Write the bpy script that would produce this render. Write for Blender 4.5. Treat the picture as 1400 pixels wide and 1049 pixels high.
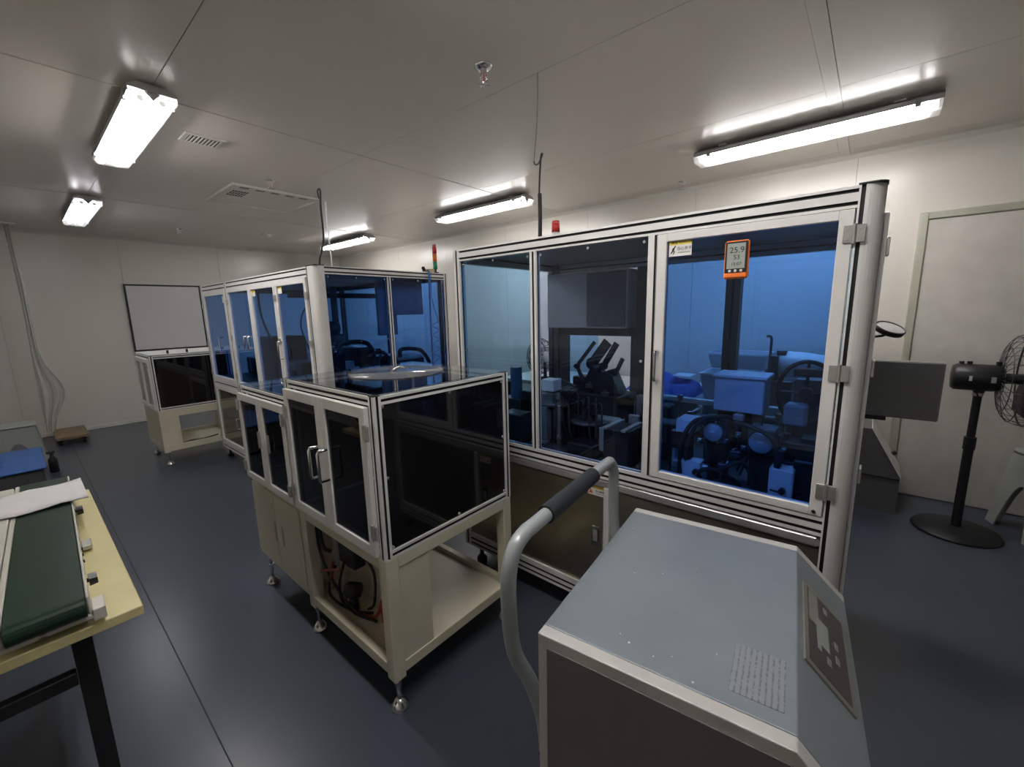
import bpy, math, random
from mathutils import Vector, Matrix
random.seed(7)
S = bpy.context.scene
C = S.collection
for o in list(bpy.data.objects): bpy.data.objects.remove(o)

# ------------------------------------------------------------------ camera
cam_d = bpy.data.cameras.new('camera'); cam = bpy.data.objects.new('camera', cam_d); C.objects.link(cam)
cam_d.sensor_fit = 'HORIZONTAL'; cam_d.sensor_width = 36.0
cam_d.lens = 574.4885 / 1400 * 36.0
cam_d.clip_start = 0.02; cam_d.clip_end = 60
R_ = Vector((0.64548796, -0.763432, -0.02273471)); F_ = Vector((0.74983506, 0.63909007, -0.17120532)); U_ = Vector((0.14523315, 0.09346369, 0.98497303))
cam.matrix_world = Matrix(((R_.x, U_.x, -F_.x, 0), (R_.y, U_.y, -F_.y, 0), (R_.z, U_.z, -F_.z, 1.4902), (0, 0, 0, 1)))
S.camera = cam
# ------------------------------------------------------------------ world, exposure
w = bpy.data.worlds.new('world'); S.world = w; w.use_nodes = True
w.node_tree.nodes['Background'].inputs[0].default_value = (0.5, 0.5, 0.5, 1)
w.node_tree.nodes['Background'].inputs[1].default_value = 0.05
S.view_settings.view_transform = 'Standard'; S.view_settings.look = 'None'
S.view_settings.gamma = 1.0; S.view_settings.use_curve_mapping = False
S.view_settings.exposure = 1.6
LAMP = 30.0            # strength of the fluorescent tubes
try:
    S.cycles.transparent_max_bounces = 24; S.cycles.max_bounces = 10
except Exception: pass

# ------------------------------------------------------------------ materials
def mat(name, col, rough=0.5, metal=0.0, var=0.06, scale=8.0, bump=0.0, spec=0.5, coat=0.0, rvar=0.0):
    m = bpy.data.materials.new(name); m.use_nodes = True
    nt = m.node_tree; b = nt.nodes['Principled BSDF']
    b.inputs['Roughness'].default_value = rough; b.inputs['Metallic'].default_value = metal
    b.inputs['Specular IOR Level'].default_value = spec; b.inputs['Coat Weight'].default_value = coat
    tc = nt.nodes.new('ShaderNodeTexCoord'); n = nt.nodes.new('ShaderNodeTexNoise')
    n.inputs['Scale'].default_value = scale; n.inputs['Detail'].default_value = 4
    nt.links.new(tc.outputs['Object'], n.inputs['Vector'])
    r = nt.nodes.new('ShaderNodeValToRGB')
    r.color_ramp.elements[0].position = 0.3; r.color_ramp.elements[1].position = 0.7
    r.color_ramp.elements[0].color = tuple(c * (1 - var) for c in col) + (1,)
    r.color_ramp.elements[1].color = tuple(min(1, c * (1 + var)) for c in col) + (1,)
    nt.links.new(n.outputs['Fac'], r.inputs['Fac']); nt.links.new(r.outputs['Color'], b.inputs['Base Color'])
    if rvar:
        mr = nt.nodes.new('ShaderNodeMapRange'); mr.inputs['To Min'].default_value = rough - rvar; mr.inputs['To Max'].default_value = rough + rvar
        nt.links.new(n.outputs['Fac'], mr.inputs['Value']); nt.links.new(mr.outputs['Result'], b.inputs['Roughness'])
    if bump:
        bp = nt.nodes.new('ShaderNodeBump'); bp.inputs['Strength'].default_value = bump; bp.inputs['Distance'].default_value = 0.01
        nt.links.new(n.outputs['Fac'], bp.inputs['Height']); nt.links.new(bp.outputs['Normal'], b.inputs['Normal'])
    return m
def glass(name, tint, ior=1.45, rough=0.01, haze=0.0, hcol=(0.8, 0.8, 0.8), kind='ShaderNodeBsdfDiffuse'):
    m = bpy.data.materials.new(name); m.use_nodes = True
    nt = m.node_tree; nt.nodes.remove(nt.nodes['Principled BSDF']); out = nt.nodes['Material Output']
    t = nt.nodes.new('ShaderNodeBsdfTransparent'); t.inputs[0].default_value = (*tint, 1)
    g = nt.nodes.new('ShaderNodeBsdfGlossy'); g.inputs['Roughness'].default_value = rough
    f0 = ((ior - 1) / (ior + 1)) ** 2      # Schlick's curve, alike on both faces of a thin pane
    lw = nt.nodes.new('ShaderNodeLayerWeight'); lw.inputs['Blend'].default_value = 0.5
    pw = nt.nodes.new('ShaderNodeMath'); pw.operation = 'POWER'; pw.inputs[1].default_value = 5
    ma = nt.nodes.new('ShaderNodeMath'); ma.operation = 'MULTIPLY_ADD'; ma.inputs[1].default_value = 1 - f0; ma.inputs[2].default_value = f0
    nt.links.new(lw.outputs['Facing'], pw.inputs[0]); nt.links.new(pw.outputs[0], ma.inputs[0])
    x = nt.nodes.new('ShaderNodeMixShader'); nt.links.new(ma.outputs[0], x.inputs[0]); last = t.outputs[0]
    if haze:
        d = nt.nodes.new(kind); d.inputs[0].default_value = (*hcol, 1)
        h = nt.nodes.new('ShaderNodeMixShader'); h.inputs[0].default_value = haze
        nt.links.new(last, h.inputs[1]); nt.links.new(d.outputs[0], h.inputs[2]); last = h.outputs[0]
    nt.links.new(last, x.inputs[1]); nt.links.new(g.outputs[0], x.inputs[2]); nt.links.new(x.outputs[0], out.inputs[0])
    return m
def emit(name, col, s):
    m = bpy.data.materials.new(name); m.use_nodes = True
    nt = m.node_tree; nt.nodes.remove(nt.nodes['Principled BSDF'])
    e = nt.nodes.new('ShaderNodeEmission'); e.inputs[0].default_value = (*col, 1); e.inputs[1].default_value = s
    nt.links.new(e.outputs[0], nt.nodes['Material Output'].inputs[0]); return m

M = dict(
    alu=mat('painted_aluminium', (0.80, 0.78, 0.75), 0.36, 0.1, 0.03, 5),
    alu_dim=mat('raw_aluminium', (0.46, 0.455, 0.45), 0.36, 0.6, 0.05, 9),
    slot=mat('slot_rubber', (0.012, 0.012, 0.013), 0.6),
    chrome=mat('chrome', (0.75, 0.75, 0.76), 0.15, 1.0, 0.02),
    steel=mat('brushed_steel', (0.42, 0.375, 0.29), 0.33, 0.95, 0.08, 3, rvar=0.05),
    zinc=mat('zinc_hinge', (0.50, 0.49, 0.46), 0.35, 0.7, 0.05, 30),
    cream=mat('cream_paint', (0.64, 0.585, 0.455), 0.42, 0, 0.03, 6),
    black=mat('black_acrylic', (0.006, 0.006, 0.007), 0.06, 0, 0.1, 4, coat=0.3),
    blackp=mat('black_plastic', (0.015, 0.015, 0.017), 0.4),
    blackm=mat('black_metal', (0.02, 0.02, 0.022), 0.45, 0.3),
    darkm=mat('dark_steel', (0.085, 0.087, 0.09), 0.4, 0.5, 0.2, 14),
    rubber=mat('black_rubber', (0.02, 0.02, 0.02), 0.75),
    top=mat('grey_enclosure_roof', (0.22, 0.22, 0.22), 0.5),
    wall=mat('wall_panel_paint', (0.62, 0.590, 0.530), 0.27, 0, 0.015, 1.5, spec=0.5),
    ceil=mat('ceiling_panel_paint', (0.68, 0.630, 0.570), 0.28, 0, 0.02, 1.3, bump=0.0, spec=0.5),
    ceilc=mat('dusty_cable', (0.40, 0.37, 0.33), 0.6),
    seam=mat('joint_filler', (0.28, 0.265, 0.24), 0.6),
    trim=mat('white_trim', (0.66, 0.64, 0.58), 0.35, 0.1),
    doorf=mat('grey_green_door_frame', (0.50, 0.50, 0.41), 0.28, 0.3),
    doorl=mat('door_leaf_paint', (0.55, 0.525, 0.48), 0.35),
    floor=mat('blue_grey_epoxy', (0.053, 0.064, 0.086), 0.29, 0, 0.06, 1.6, spec=0.45),
    white=mat('white_plastic', (0.72, 0.71, 0.68), 0.4),
    whitep=mat('white_powder_coat', (0.66, 0.66, 0.64), 0.4),
    grey=mat('grey_plastic', (0.36, 0.38, 0.36), 0.45, 0, 0.08, 12),
    cart=mat('cart_blue_grey', (0.22, 0.255, 0.28), 0.36, 0, 0.07, 7, rvar=0.06),
    cartrim=mat('cart_light_rim', (0.58, 0.565, 0.54), 0.4),
    cartside=mat('cart_side_grey', (0.17, 0.165, 0.16), 0.5),
    tube=mat('cart_handle_grey', (0.36, 0.385, 0.39), 0.28, 0.1),
    wood=mat('pale_table_laminate', (0.66, 0.58, 0.29), 0.4, 0, 0.04, 14),
    belt=mat('green_conveyor_belt', (0.011, 0.034, 0.017), 0.33, 0, 0.12, 20),
    cloth=mat('white_cloth', (0.72, 0.70, 0.70), 0.8, 0, 0.03, 20, bump=0.3),
    blue=mat('blue_plastic', (0.05, 0.15, 0.46), 0.45),
    bluec=mat('blue_cloth', (0.05, 0.10, 0.35), 0.85),
    ply=mat('brown_board', (0.24, 0.17, 0.10), 0.6, 0, 0.15, 25),
    red=mat('red_plastic', (0.50, 0.03, 0.03), 0.35), orange=mat('orange_plastic', (0.95, 0.22, 0.04), 0.4),
    green=mat('green_plastic', (0.02, 0.24, 0.14), 0.35), amber=mat('amber_plastic', (0.75, 0.18, 0.02), 0.35),
    yellow=mat('label_yellow', (0.75, 0.58, 0.08), 0.5), paper=mat('label_paper', (0.78, 0.77, 0.72), 0.5),
    ink=mat('ink', (0.03, 0.03, 0.03), 0.6), lcd=mat('lcd_grey', (0.36, 0.40, 0.36), 0.25),
    gbox=mat('grey_cabinet_paint', (0.30, 0.31, 0.315), 0.4), monitor=mat('monitor_grey', (0.24, 0.235, 0.23), 0.5),
    redc=mat('red_cable', (0.35, 0.03, 0.02), 0.5), hose=mat('blue_air_hose', (0.03, 0.12, 0.45), 0.35),
    brown=mat('brown_tie', (0.25, 0.06, 0.03), 0.5),
    wboard=mat('whiteboard_face', (0.62, 0.625, 0.61), 0.13, 0, 0.015, 2, coat=0.4),
    lightblue=mat('pale_blue_motor_cap', (0.42, 0.47, 0.52), 0.35, 0.3),
    gtint=glass('blue_tinted_pane', (0.63, 0.83, 1.0)),
    gtint2=glass('deep_blue_tinted_pane', (0.53, 0.715, 1.0)),
    gdark=glass('smoked_dark_pane', (0.22, 0.24, 0.30)),
    gtop=glass('smoked_clear_lid', (0.82, 0.84, 0.86), 1.75),
    gcool=glass('steel_tint_pane', (0.55, 0.56, 0.46), 2.0, 0.12, 0.25, (0.5, 0.48, 0.38)),
    gplain=glass('plain_pane', (0.96, 0.97, 0.98)), gpale=glass('pale_blue_pane', (0.78, 0.86, 1.0)), gclear=glass('clear_cover', (0.96, 0.96, 0.97), 1.45, 0.05, 0.10, (0.8, 0.8, 0.8), 'ShaderNodeBsdfTranslucent'),
    frost=glass('frosted_disc', (0.8, 0.8, 0.8), 1.45, 0.15, 0.22, (0.5, 0.51, 0.52)),
    film=glass('translucent_film', (0.85, 0.86, 0.85), 1.4, 0.25, 0.5, (0.62, 0.63, 0.58)),
    glow=emit('tube_glow', (1.0, 0.975, 0.955), LAMP * 1.35), glow_dim=emit('tube_glow_dim', (1.0, 0.975, 0.955), LAMP * .8), glow_dimmest=emit('tube_glow_dimmest', (0.95, 0.95, 1.0), LAMP * .36),
    vent=mat('vent_dark', (0.06, 0.055, 0.05), 0.7),
)

# ------------------------------------------------------------------ mesh builder
class MB:
    def __init__(s): s.v = []; s.f = []; s.m = []; s.s = []
    def add(s, vs, fs, mi=0, sm=False):
        k = len(s.v); s.v += [tuple(v) for v in vs]
        for f in fs: s.f.append(tuple(i + k for i in f)); s.m.append(mi); s.s.append(sm)
        return s
    def box(s, x0, x1, y0, y1, z0, z1, mi=0, ch=0.0):
        x0, x1 = sorted((x0, x1)); y0, y1 = sorted((y0, y1)); z0, z1 = sorted((z0, z1))
        c = min(ch, (x1 - x0) * .45, (y1 - y0) * .45, (z1 - z0) * .45)
        if c <= 0:
            vs = [(x, y, z) for x in (x0, x1) for y in (y0, y1) for z in (z0, z1)]
            return s.add(vs, [(0, 1, 3, 2), (4, 6, 7, 5), (0, 4, 5, 1), (2, 3, 7, 6), (0, 2, 6, 4), (1, 5, 7, 3)], mi)
        X = (x0, x1); Y = (y0, y1); Z = (z0, z1); vs = []; idx = {}
        for i in (0, 1):
            for j in (0, 1):
                for k in (0, 1):
                    sx, sy, sz = (1 if i == 0 else -1), (1 if j == 0 else -1), (1 if k == 0 else -1)
                    for a in range(3):
                        idx[(i, j, k, a)] = len(vs)
                        vs.append((X[i] + (0 if a == 0 else sx * c), Y[j] + (0 if a == 1 else sy * c), Z[k] + (0 if a == 2 else sz * c)))
        fs = []
        for i in (0, 1):
            for a, f in ((0, lambda p, q: (i, p, q, 0)), (1, lambda p, q: (p, i, q, 1)), (2, lambda p, q: (p, q, i, 2))):
                q = [idx[f(0, 0)], idx[f(0, 1)], idx[f(1, 1)], idx[f(1, 0)]]
                fs.append(tuple(q))
        for j in (0, 1):
            for k in (0, 1):
                fs.append((idx[(0, j, k, 1)], idx[(1, j, k, 1)], idx[(1, j, k, 2)], idx[(0, j, k, 2)]))
                fs.append((idx[(j, 0, k, 0)], idx[(j, 1, k, 0)], idx[(j, 1, k, 2)], idx[(j, 0, k, 2)]))
                fs.append((idx[(j, k, 0, 0)], idx[(j, k, 1, 0)], idx[(j, k, 1, 1)], idx[(j, k, 0, 1)]))
                for i in (0, 1): fs.append((idx[(i, j, k, 0)], idx[(i, j, k, 1)], idx[(i, j, k, 2)]))
        return s.add(vs, fs, mi)
    def prism(s, poly, d0, d1, axis='x', mi=0, gm=None):
        """poly of 2D points in the plane across axis, extruded d0..d1; gm: per side material"""
        def P(a, b, d): return {'x': (d, a, b), 'y': (a, d, b), 'z': (a, b, d)}[axis]
        n = len(poly); vs = [P(a, b, d0) for a, b in poly] + [P(a, b, d1) for a, b in poly]; k = len(s.v)
        s.v += vs
        for i in range(n):
            j = (i + 1) % n; s.f.append((k + i, k + j, k + n + j, k + n + i)); s.m.append(gm[i] if gm else mi); s.s.append(False)
        s.f.append(tuple(k + i for i in range(n))); s.m.append(mi); s.s.append(False)
        s.f.append(tuple(k + n + i for i in range(n))); s.m.append(mi); s.s.append(False)
        return s
    def cyl(s, p0, p1, r0, r1=None, n=14, mi=0, caps=True, sm=True):
        p0 = Vector(p0); p1 = Vector(p1); r1 = r0 if r1 is None else r1
        d = (p1 - p0).normalized(); a = d.orthogonal().normalized(); b = d.cross(a)
        vs = []
        for p, r in ((p0, r0), (p1, r1)):
            vs += [p + (a * math.cos(t) + b * math.sin(t)) * r for t in [2 * math.pi * i / n for i in range(n)]]
        s.add(vs, [(i, (i + 1) % n, n + (i + 1) % n, n + i) for i in range(n)], mi, sm)
        if caps: s.add(vs[:n], [tuple(range(n))], mi); s.add(vs[n:], [tuple(range(n))], mi)
        return s
    def lathe(s, prof, c, axis=(0, 0, 1), n=24, mi=0, sm=True):
        c = Vector(c); d = Vector(axis).normalized(); a = d.orthogonal().normalized(); b = d.cross(a); vs = []
        for r, h in prof:
            vs += [c + d * h + (a * math.cos(t) + b * math.sin(t)) * max(r, 1e-4) for t in [2 * math.pi * i / n for i in range(n)]]
        fs = [(k * n + i, k * n + (i + 1) % n, (k + 1) * n + (i + 1) % n, (k + 1) * n + i) for k in range(len(prof) - 1) for i in range(n)]
        return s.add(vs, fs, mi, sm)
    def ball(s, c, r, n=12, mi=0):
        return s.lathe([(r * math.sin(t), -r * math.cos(t)) for t in [math.pi * i / 7 for i in range(8)]], c, n=n, mi=mi)
    def tube(s, pts, r, n=8, mi=0, smooth=4, closed=False, caps=True):
        P = [Vector(p) for p in pts]
        if smooth > 1 and len(P) > 2:
            Q = []; m = len(P)
            rng = range(m if closed else m - 1)
            for i in rng:
                a, b, c, d = (P[(i - 1) % m] if closed or i > 0 else P[i]), P[i], P[(i + 1) % m], (P[(i + 2) % m] if closed or i + 2 < m else P[(i + 1) % m])
                for k in range(smooth):
                    t = k / smooth
                    Q.append(.5 * ((2 * b) + (c - a) * t + (2 * a - 5 * b + 4 * c - d) * t * t + (3 * b - a - 3 * c + d) * t ** 3))
            if not closed: Q.append(P[-1])
            P = Q
        m = len(P); vs = []; prev = None
        for i in range(m):
            t = (P[(i + 1) % m] - P[i - 1]) if closed or 0 < i < m - 1 else (P[1] - P[0] if i == 0 else P[-1] - P[-2])
            t.normalize()
            a = t.orthogonal().normalized() if prev is None else (prev - t * prev.dot(t)).normalized()
            prev = a; b = t.cross(a)
            vs += [P[i] + (a * math.cos(q) + b * math.sin(q)) * r for q in [2 * math.pi * j / n for j in range(n)]]
        L = m if closed else m - 1
        s.add(vs, [(i * n + j, i * n + (j + 1) % n, ((i + 1) % m) * n + (j + 1) % n, ((i + 1) % m) * n + j) for i in range(L) for j in range(n)], mi, True)
        if caps and not closed: s.add(vs[:n], [tuple(range(n))], mi); s.add(vs[-n:], [tuple(range(n))], mi)
        return s
    def build(s, name, mats, parent=None, org=None, kind=None, bevel=0):
        if not isinstance(mats, (list, tuple)): mats = [mats]
        if org is None: org = Vector(parent.get('_org', (0, 0, 0))) if parent is not None else Vector((0, 0, 0))
        org = Vector(org)
        me = bpy.data.meshes.new(name); me.from_pydata([tuple(Vector(v) - org) for v in s.v], [], s.f)
        for m in mats: me.materials.append(m)
        me.polygons.foreach_set('material_index', s.m); me.polygons.foreach_set('use_smooth', s.s)
        import bmesh
        bm = bmesh.new(); bm.from_mesh(me); bmesh.ops.remove_doubles(bm, verts=bm.verts, dist=1e-6) if False else None
        bmesh.ops.recalc_face_normals(bm, faces=bm.faces); bm.to_mesh(me); bm.free(); me.update()
        o = bpy.data.objects.new(name, me); C.objects.link(o)
        if parent is not None:
            o.parent = parent; o['_org'] = tuple(org)
        else: o.location = org
        if kind: o['kind'] = kind
        if bevel:
            b = o.modifiers.new('bevel', 'BEVEL'); b.width = bevel; b.segments = 2; b.limit_method = 'ANGLE'
        return o
def tag(o, label, cat, group=None):
    o['label'] = label; o['category'] = cat
    if group: o['group'] = group
    return o
def thing(name, label, cat, loc=(0, 0, 0), rz=0, group=None, local=False):
    o = bpy.data.objects.new(name, None); C.objects.link(o); o.empty_display_size = .05
    o.location = loc; o.rotation_euler = (0, 0, rz); o['_org'] = (0, 0, 0) if local else tuple(loc)
    return tag(o, label, cat, group)
def B(*a, **k): return MB().box(*a, **k)
def copy_tree(o, parent=None):
    c = o.copy(); C.objects.link(c); c.parent = parent
    for ch in o.children: copy_tree(ch, c)
    return c
def kids(o): return list(o.children)

GW, GD = 0.010, 0.007
def extr(name, parent, axis, d0, d1, a0, a1, b0, b1, ga=(0.5,), gb=(0.5,), m=None, rnd=None):
    """aluminium profile along axis; cross-section a0..a1 x b0..b1; grooves at fractions ga on the sides that run along a, gb on those along b"""
    poly = []; gm = []
    def side(p, q, inward, fr):
        L = math.hypot(q[0] - p[0], q[1] - p[1]); u = ((q[0] - p[0]) / L, (q[1] - p[1]) / L)
        poly.append(p)
        for f in fr:
            c = f * L; h = min(GW, L * .3) / 2
            pts = [(c - h, 0), (c - h, GD), (c + h, GD), (c + h, 0)]
            for i, (t, dd) in enumerate(pts):
                gm.append(0 if i == 0 else 1); poly.append((p[0] + u[0] * t + inward[0] * dd, p[1] + u[1] * t + inward[1] * dd))
        gm.append(0)
    side((a0, b0), (a1, b0), (0, 1), ga); side((a1, b0), (a1, b1), (-1, 0), gb)
    side((a1, b1), (a0, b1), (0, -1), [1 - f for f in reversed(ga)]); side((a0, b1), (a0, b0), (1, 0), [1 - f for f in reversed(gb)])
    return MB().prism(poly, d0, d1, axis, 0, gm).build(name, [m or M['alu'], M['slot']], parent)

def rpost(name, parent, x0, y0, dx, dy, z0, z1, r, slotf, slots):
    """corner post whose outer corner at (x0,y0) is a quarter round; slotf: distance of the groove from y0 on the front face"""
    sx = 1 if dx > 0 else -1; sy = 1 if dy > 0 else -1
    arc = [(x0 + sx * (r - r * math.cos(t)), y0 + sy * (r - r * math.sin(t))) for t in [math.pi / 2 * i / 8 for i in range(9)]]
    # arc runs from front face (x0, y0+r) to side face (x0+r, y0)
    poly = [(x0 + dx, y0), (x0 + dx, y0 + dy), (x0, y0 + dy), (x0, y0 + sy * (slotf + GW / 2)), (x0 + sx * GD, y0 + sy * (slotf + GW / 2)),
            (x0 + sx * GD, y0 + sy * (slotf - GW / 2)), (x0, y0 + sy * (slotf - GW / 2))] + arc
    gm = [0] * len(poly); gm[3] = gm[4] = gm[5] = 1
    return MB().prism(poly, z0, z1, 'z', 0, gm).build(name, [M['alu'], M['slot']], parent)

def framed_door(parent, axis, off, th, a0, a1, z0, z1, st, pane, name='door', sz=None, m=None):
    """door in plane axis=off, from a0..a1 and z0..z1, with stiles st wide; returns the frame object (pane is its child)"""
    sz = sz or st; f = MB()
    def bx(p, q, u, v):
        return f.box(off, off + th, p, q, u, v, ch=.002) if axis == 'x' else f.box(p, q, off, off + th, u, v, ch=.002)
    bx(a0, a0 + st, z0, z1); bx(a1 - st, a1, z0, z1); bx(a0 + st, a1 - st, z0, z0 + sz); bx(a0 + st, a1 - st, z1 - sz, z1)
    d = f.build(name, m or M['alu'], parent)
    g = MB(); c = off + th / 2
    if axis == 'x': g.box(c - .002, c + .002, a0 + st, a1 - st, z0 + sz, z1 - sz)
    else: g.box(a0 + st, a1 - st, c - .002, c + .002, z0 + sz, z1 - sz)
    g.build('pane', pane, d)
    return d
def hinge(parent, x, y, z, w=.046, h=.045, th=.006):
    """butt hinge on a face towards -x"""
    h_ = MB().box(x - th, x, y - w / 2, y - .004, z - h / 2, z + h / 2, ch=.001).box(x - th, x, y + .004, y + w / 2, z - h / 2, z + h / 2, ch=.001)
    h_.cyl((x - th, y, z - h / 2 - .003), (x - th, y, z + h / 2 + .003), .005)
    for a in (-.3, .3):
        for b in (-.28, .28): h_.cyl((x - th - .002, y + a * w, z + b * h), (x - th, y + a * w, z + b * h), .004, n=8)
    return h_.build('hinge', M['zinc'], parent)
def dhandle(parent, x, y, z0, z1, out=.035, r=.0065, m=None, name='handle'):
    return MB().tube([(x, y, z0), (x - out * .8, y, z0), (x - out, y, z0 + .01), (x - out, y, (z0 + z1) / 2), (x - out, y, z1 - .01), (x - out * .8, y, z1), (x, y, z1)], r, 10).build(name, m or M['chrome'], parent)
def text(s, size, m, parent, mtx, name='lettering', depth=.0004):
    cu = bpy.data.curves.new(name, 'FONT'); cu.body = s; cu.size = size; cu.align_x = 'CENTER'; cu.align_y = 'CENTER'; cu.extrude = depth
    t = bpy.data.objects.new(name, cu); C.objects.link(t)
    dg = bpy.context.evaluated_depsgraph_get(); me = bpy.data.meshes.new_from_object(t.evaluated_get(dg))
    bpy.data.objects.remove(t)
    me.materials.clear(); me.materials.append(m)
    o = bpy.data.objects.new(name, me); C.objects.link(o); o.parent = parent
    org = Vector(parent.get('_org', (0, 0, 0))); o.matrix_local = Matrix.Translation(-org) @ mtx
    return o
def facing_mx(x, y, z):   # text readable on a face looking to -x : right = -y, up = z
    return Matrix(((0, 0, -1, x), (-1, 0, 0, y), (0, 1, 0, z), (0, 0, 0, 1)))
def level_foot(parent, x, y, ztop, r=.028):
    f = MB().cyl((x, y, .03), (x, y, ztop), .008, n=10).cyl((x, y, ztop - .05), (x, y, ztop - .035), .014, n=6, sm=False)
    f.lathe([(0, .0), (r * 1.25, .0), (r * 1.25, .008), (.014, .038), (0, .040)], (x, y, 0))
    return f.build('levelling_foot', M['chrome'], parent)

# ================================================================== SETTING
XR, YF, XL, YB, HC = 4.343, 8.08, -1.35, -2.7, 2.6
fl = B(XL - .1, XR + .1, YB - .1, YF + .1, -.1, 0).build('floor', M['floor'], kind='structure')
MB().tube([(.262, YB, -.0005), (.267, 2.0, -.0005), (.27, YF, -.0008)], .0025, 6, smooth=1).build('weld_seam', mat('floor_weld', (0.040, 0.048, 0.062), 0.5), fl)
MB().tube([(XL, .10, -.0005), (XR, .10, -.0005)], .0025, 6, smooth=1).build('weld_seam', M['seam'], fl) if False else None
ce = B(XL - .1, XR + .1, YB - .1, YF + .1, 2.612, 2.7).build('ceiling', M['seam'], kind='structure')
xs = [XL, -.57, .61, 1.79, 2.97, 4.15, XR]; ys = [YB, -2.39, .27, 2.91, 5.55, YF]
for i in range(len(xs) - 1):
    for j in range(len(ys) - 1):
        g = .0015; e0 = .032 if j > 0 else 0; e1 = .032 if j < len(ys) - 2 else 0
        B(xs[i] + g, xs[i + 1] - g, ys[j] + e0, ys[j + 1] - e1, 2.6, 2.611).build('ceiling_panel', M['ceil'], ce)
for y in ys[1:-1]: B(XL, XR, y - .030, y + .030, 2.5975, 2.611).build('joint_strip', M['ceil'], ce)
def wallp(name, plane, c, a0, a1, seams, out):
    if plane == 'x': wl = B(c + (.012 if out > 0 else -.1), c + (.1 if out > 0 else -.012), a0 - .1, a1 + .1, 0, HC + .05)
    else: wl = B(a0, a1, c + (.012 if out > 0 else -.1), c + (.1 if out > 0 else -.012), 0, HC + .05)
    wl = wl.build(name, M['seam'], kind='structure')
    s = [a0] + [q for q in seams if a0 < q < a1] + [a1]
    for p, q in zip(s[:-1], s[1:]):
        g = .0012; d0, d1 = (c, c + .0115 * out)
        (B(d0, d1, p + g, q - g, 0, HC) if plane == 'x' else B(p + g, q - g, d0, d1, 0, HC)).build('wall_panel', M['wall'], wl)
    return wl
wr = wallp('wall_right', 'x', XR, YB, YF, [-2.17, -.99 - .2, .19, 1.37, 2.53, 3.75, 4.93, 6.11, 7.29], 1)
wf = wallp('wall_far', 'y', YF, XL, XR, [-.07, 1.11, 2.29, 3.47], 1)
wl_ = wallp('wall_left', 'x', XL, YB, YF, [-1.5, -.3, .88, 2.06, 3.24, 4.42, 5.6, 6.8], -1)
wb = wallp('wall_back', 'y', YB, XL, XR, [-.1, 1.08, 2.26, 3.44], -1)
for nm, bx in (('baseboard_right_far', (XR - .012, XR, -.19, YF, 0, .05)), ('baseboard_right_near', (XR - .012, XR, YB, -1.27, 0, .05)), ('baseboard_far', (XL, XR, YF - .014, YF, 0, .055)), ('baseboard_left', (XL, XL + .012, YB, YF, 0, .05))):
    MB().box(*bx, ch=.004).build(nm, M['trim'], kind='structure')
def cove(name, pts):   # quarter cove along the wall/ceiling joint
    MB().prism(pts[0], pts[1], pts[2], pts[3]).build(name, M['wall'], kind='structure')
q = .03
cove('trim_1', ([(XR - q, HC), (XR, HC), (XR, HC - q), (XR - q * .3, HC - q * .7)], YB, YF, 'y'))
MB().prism([(YF - q, HC), (YF, HC), (YF, HC - q), (YF - q * .3, HC - q * .7)], XL, XR, 'x').build('trim_2', M['wall'], kind='structure')
# door in the right wall
dr = thing('door_1', 'x', 'x', (XR, -.72, 0)); del dr['label']; del dr['category']; dr['kind'] = 'structure'
f = MB(); y0, y1, zt = -.195, -1.25, 2.11; t = .05
f.box(XR - .028, XR + .004, y0 - t, y0, 0, zt, ch=.006).box(XR - .028, XR + .004, y1, y1 + t, 0, zt, ch=.006).box(XR - .028, XR + .004, y1 + t, y0 - t, zt - t, zt, ch=.006)
f.build('frame', M['doorf'], dr)
B(XR - .014, XR + .002, y1 + t + .004, y0 - t - .004, .008, zt - t - .004).build('leaf', M['doorl'], dr)
MB().cyl((XR - .014, -1.12, 1.0), (XR - .05, -1.12, 1.0), .01).cyl((XR - .05, -1.12, 1.0), (XR - .05, -1.0, 1.0), .009).build('lever', M['chrome'], dr)

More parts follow.
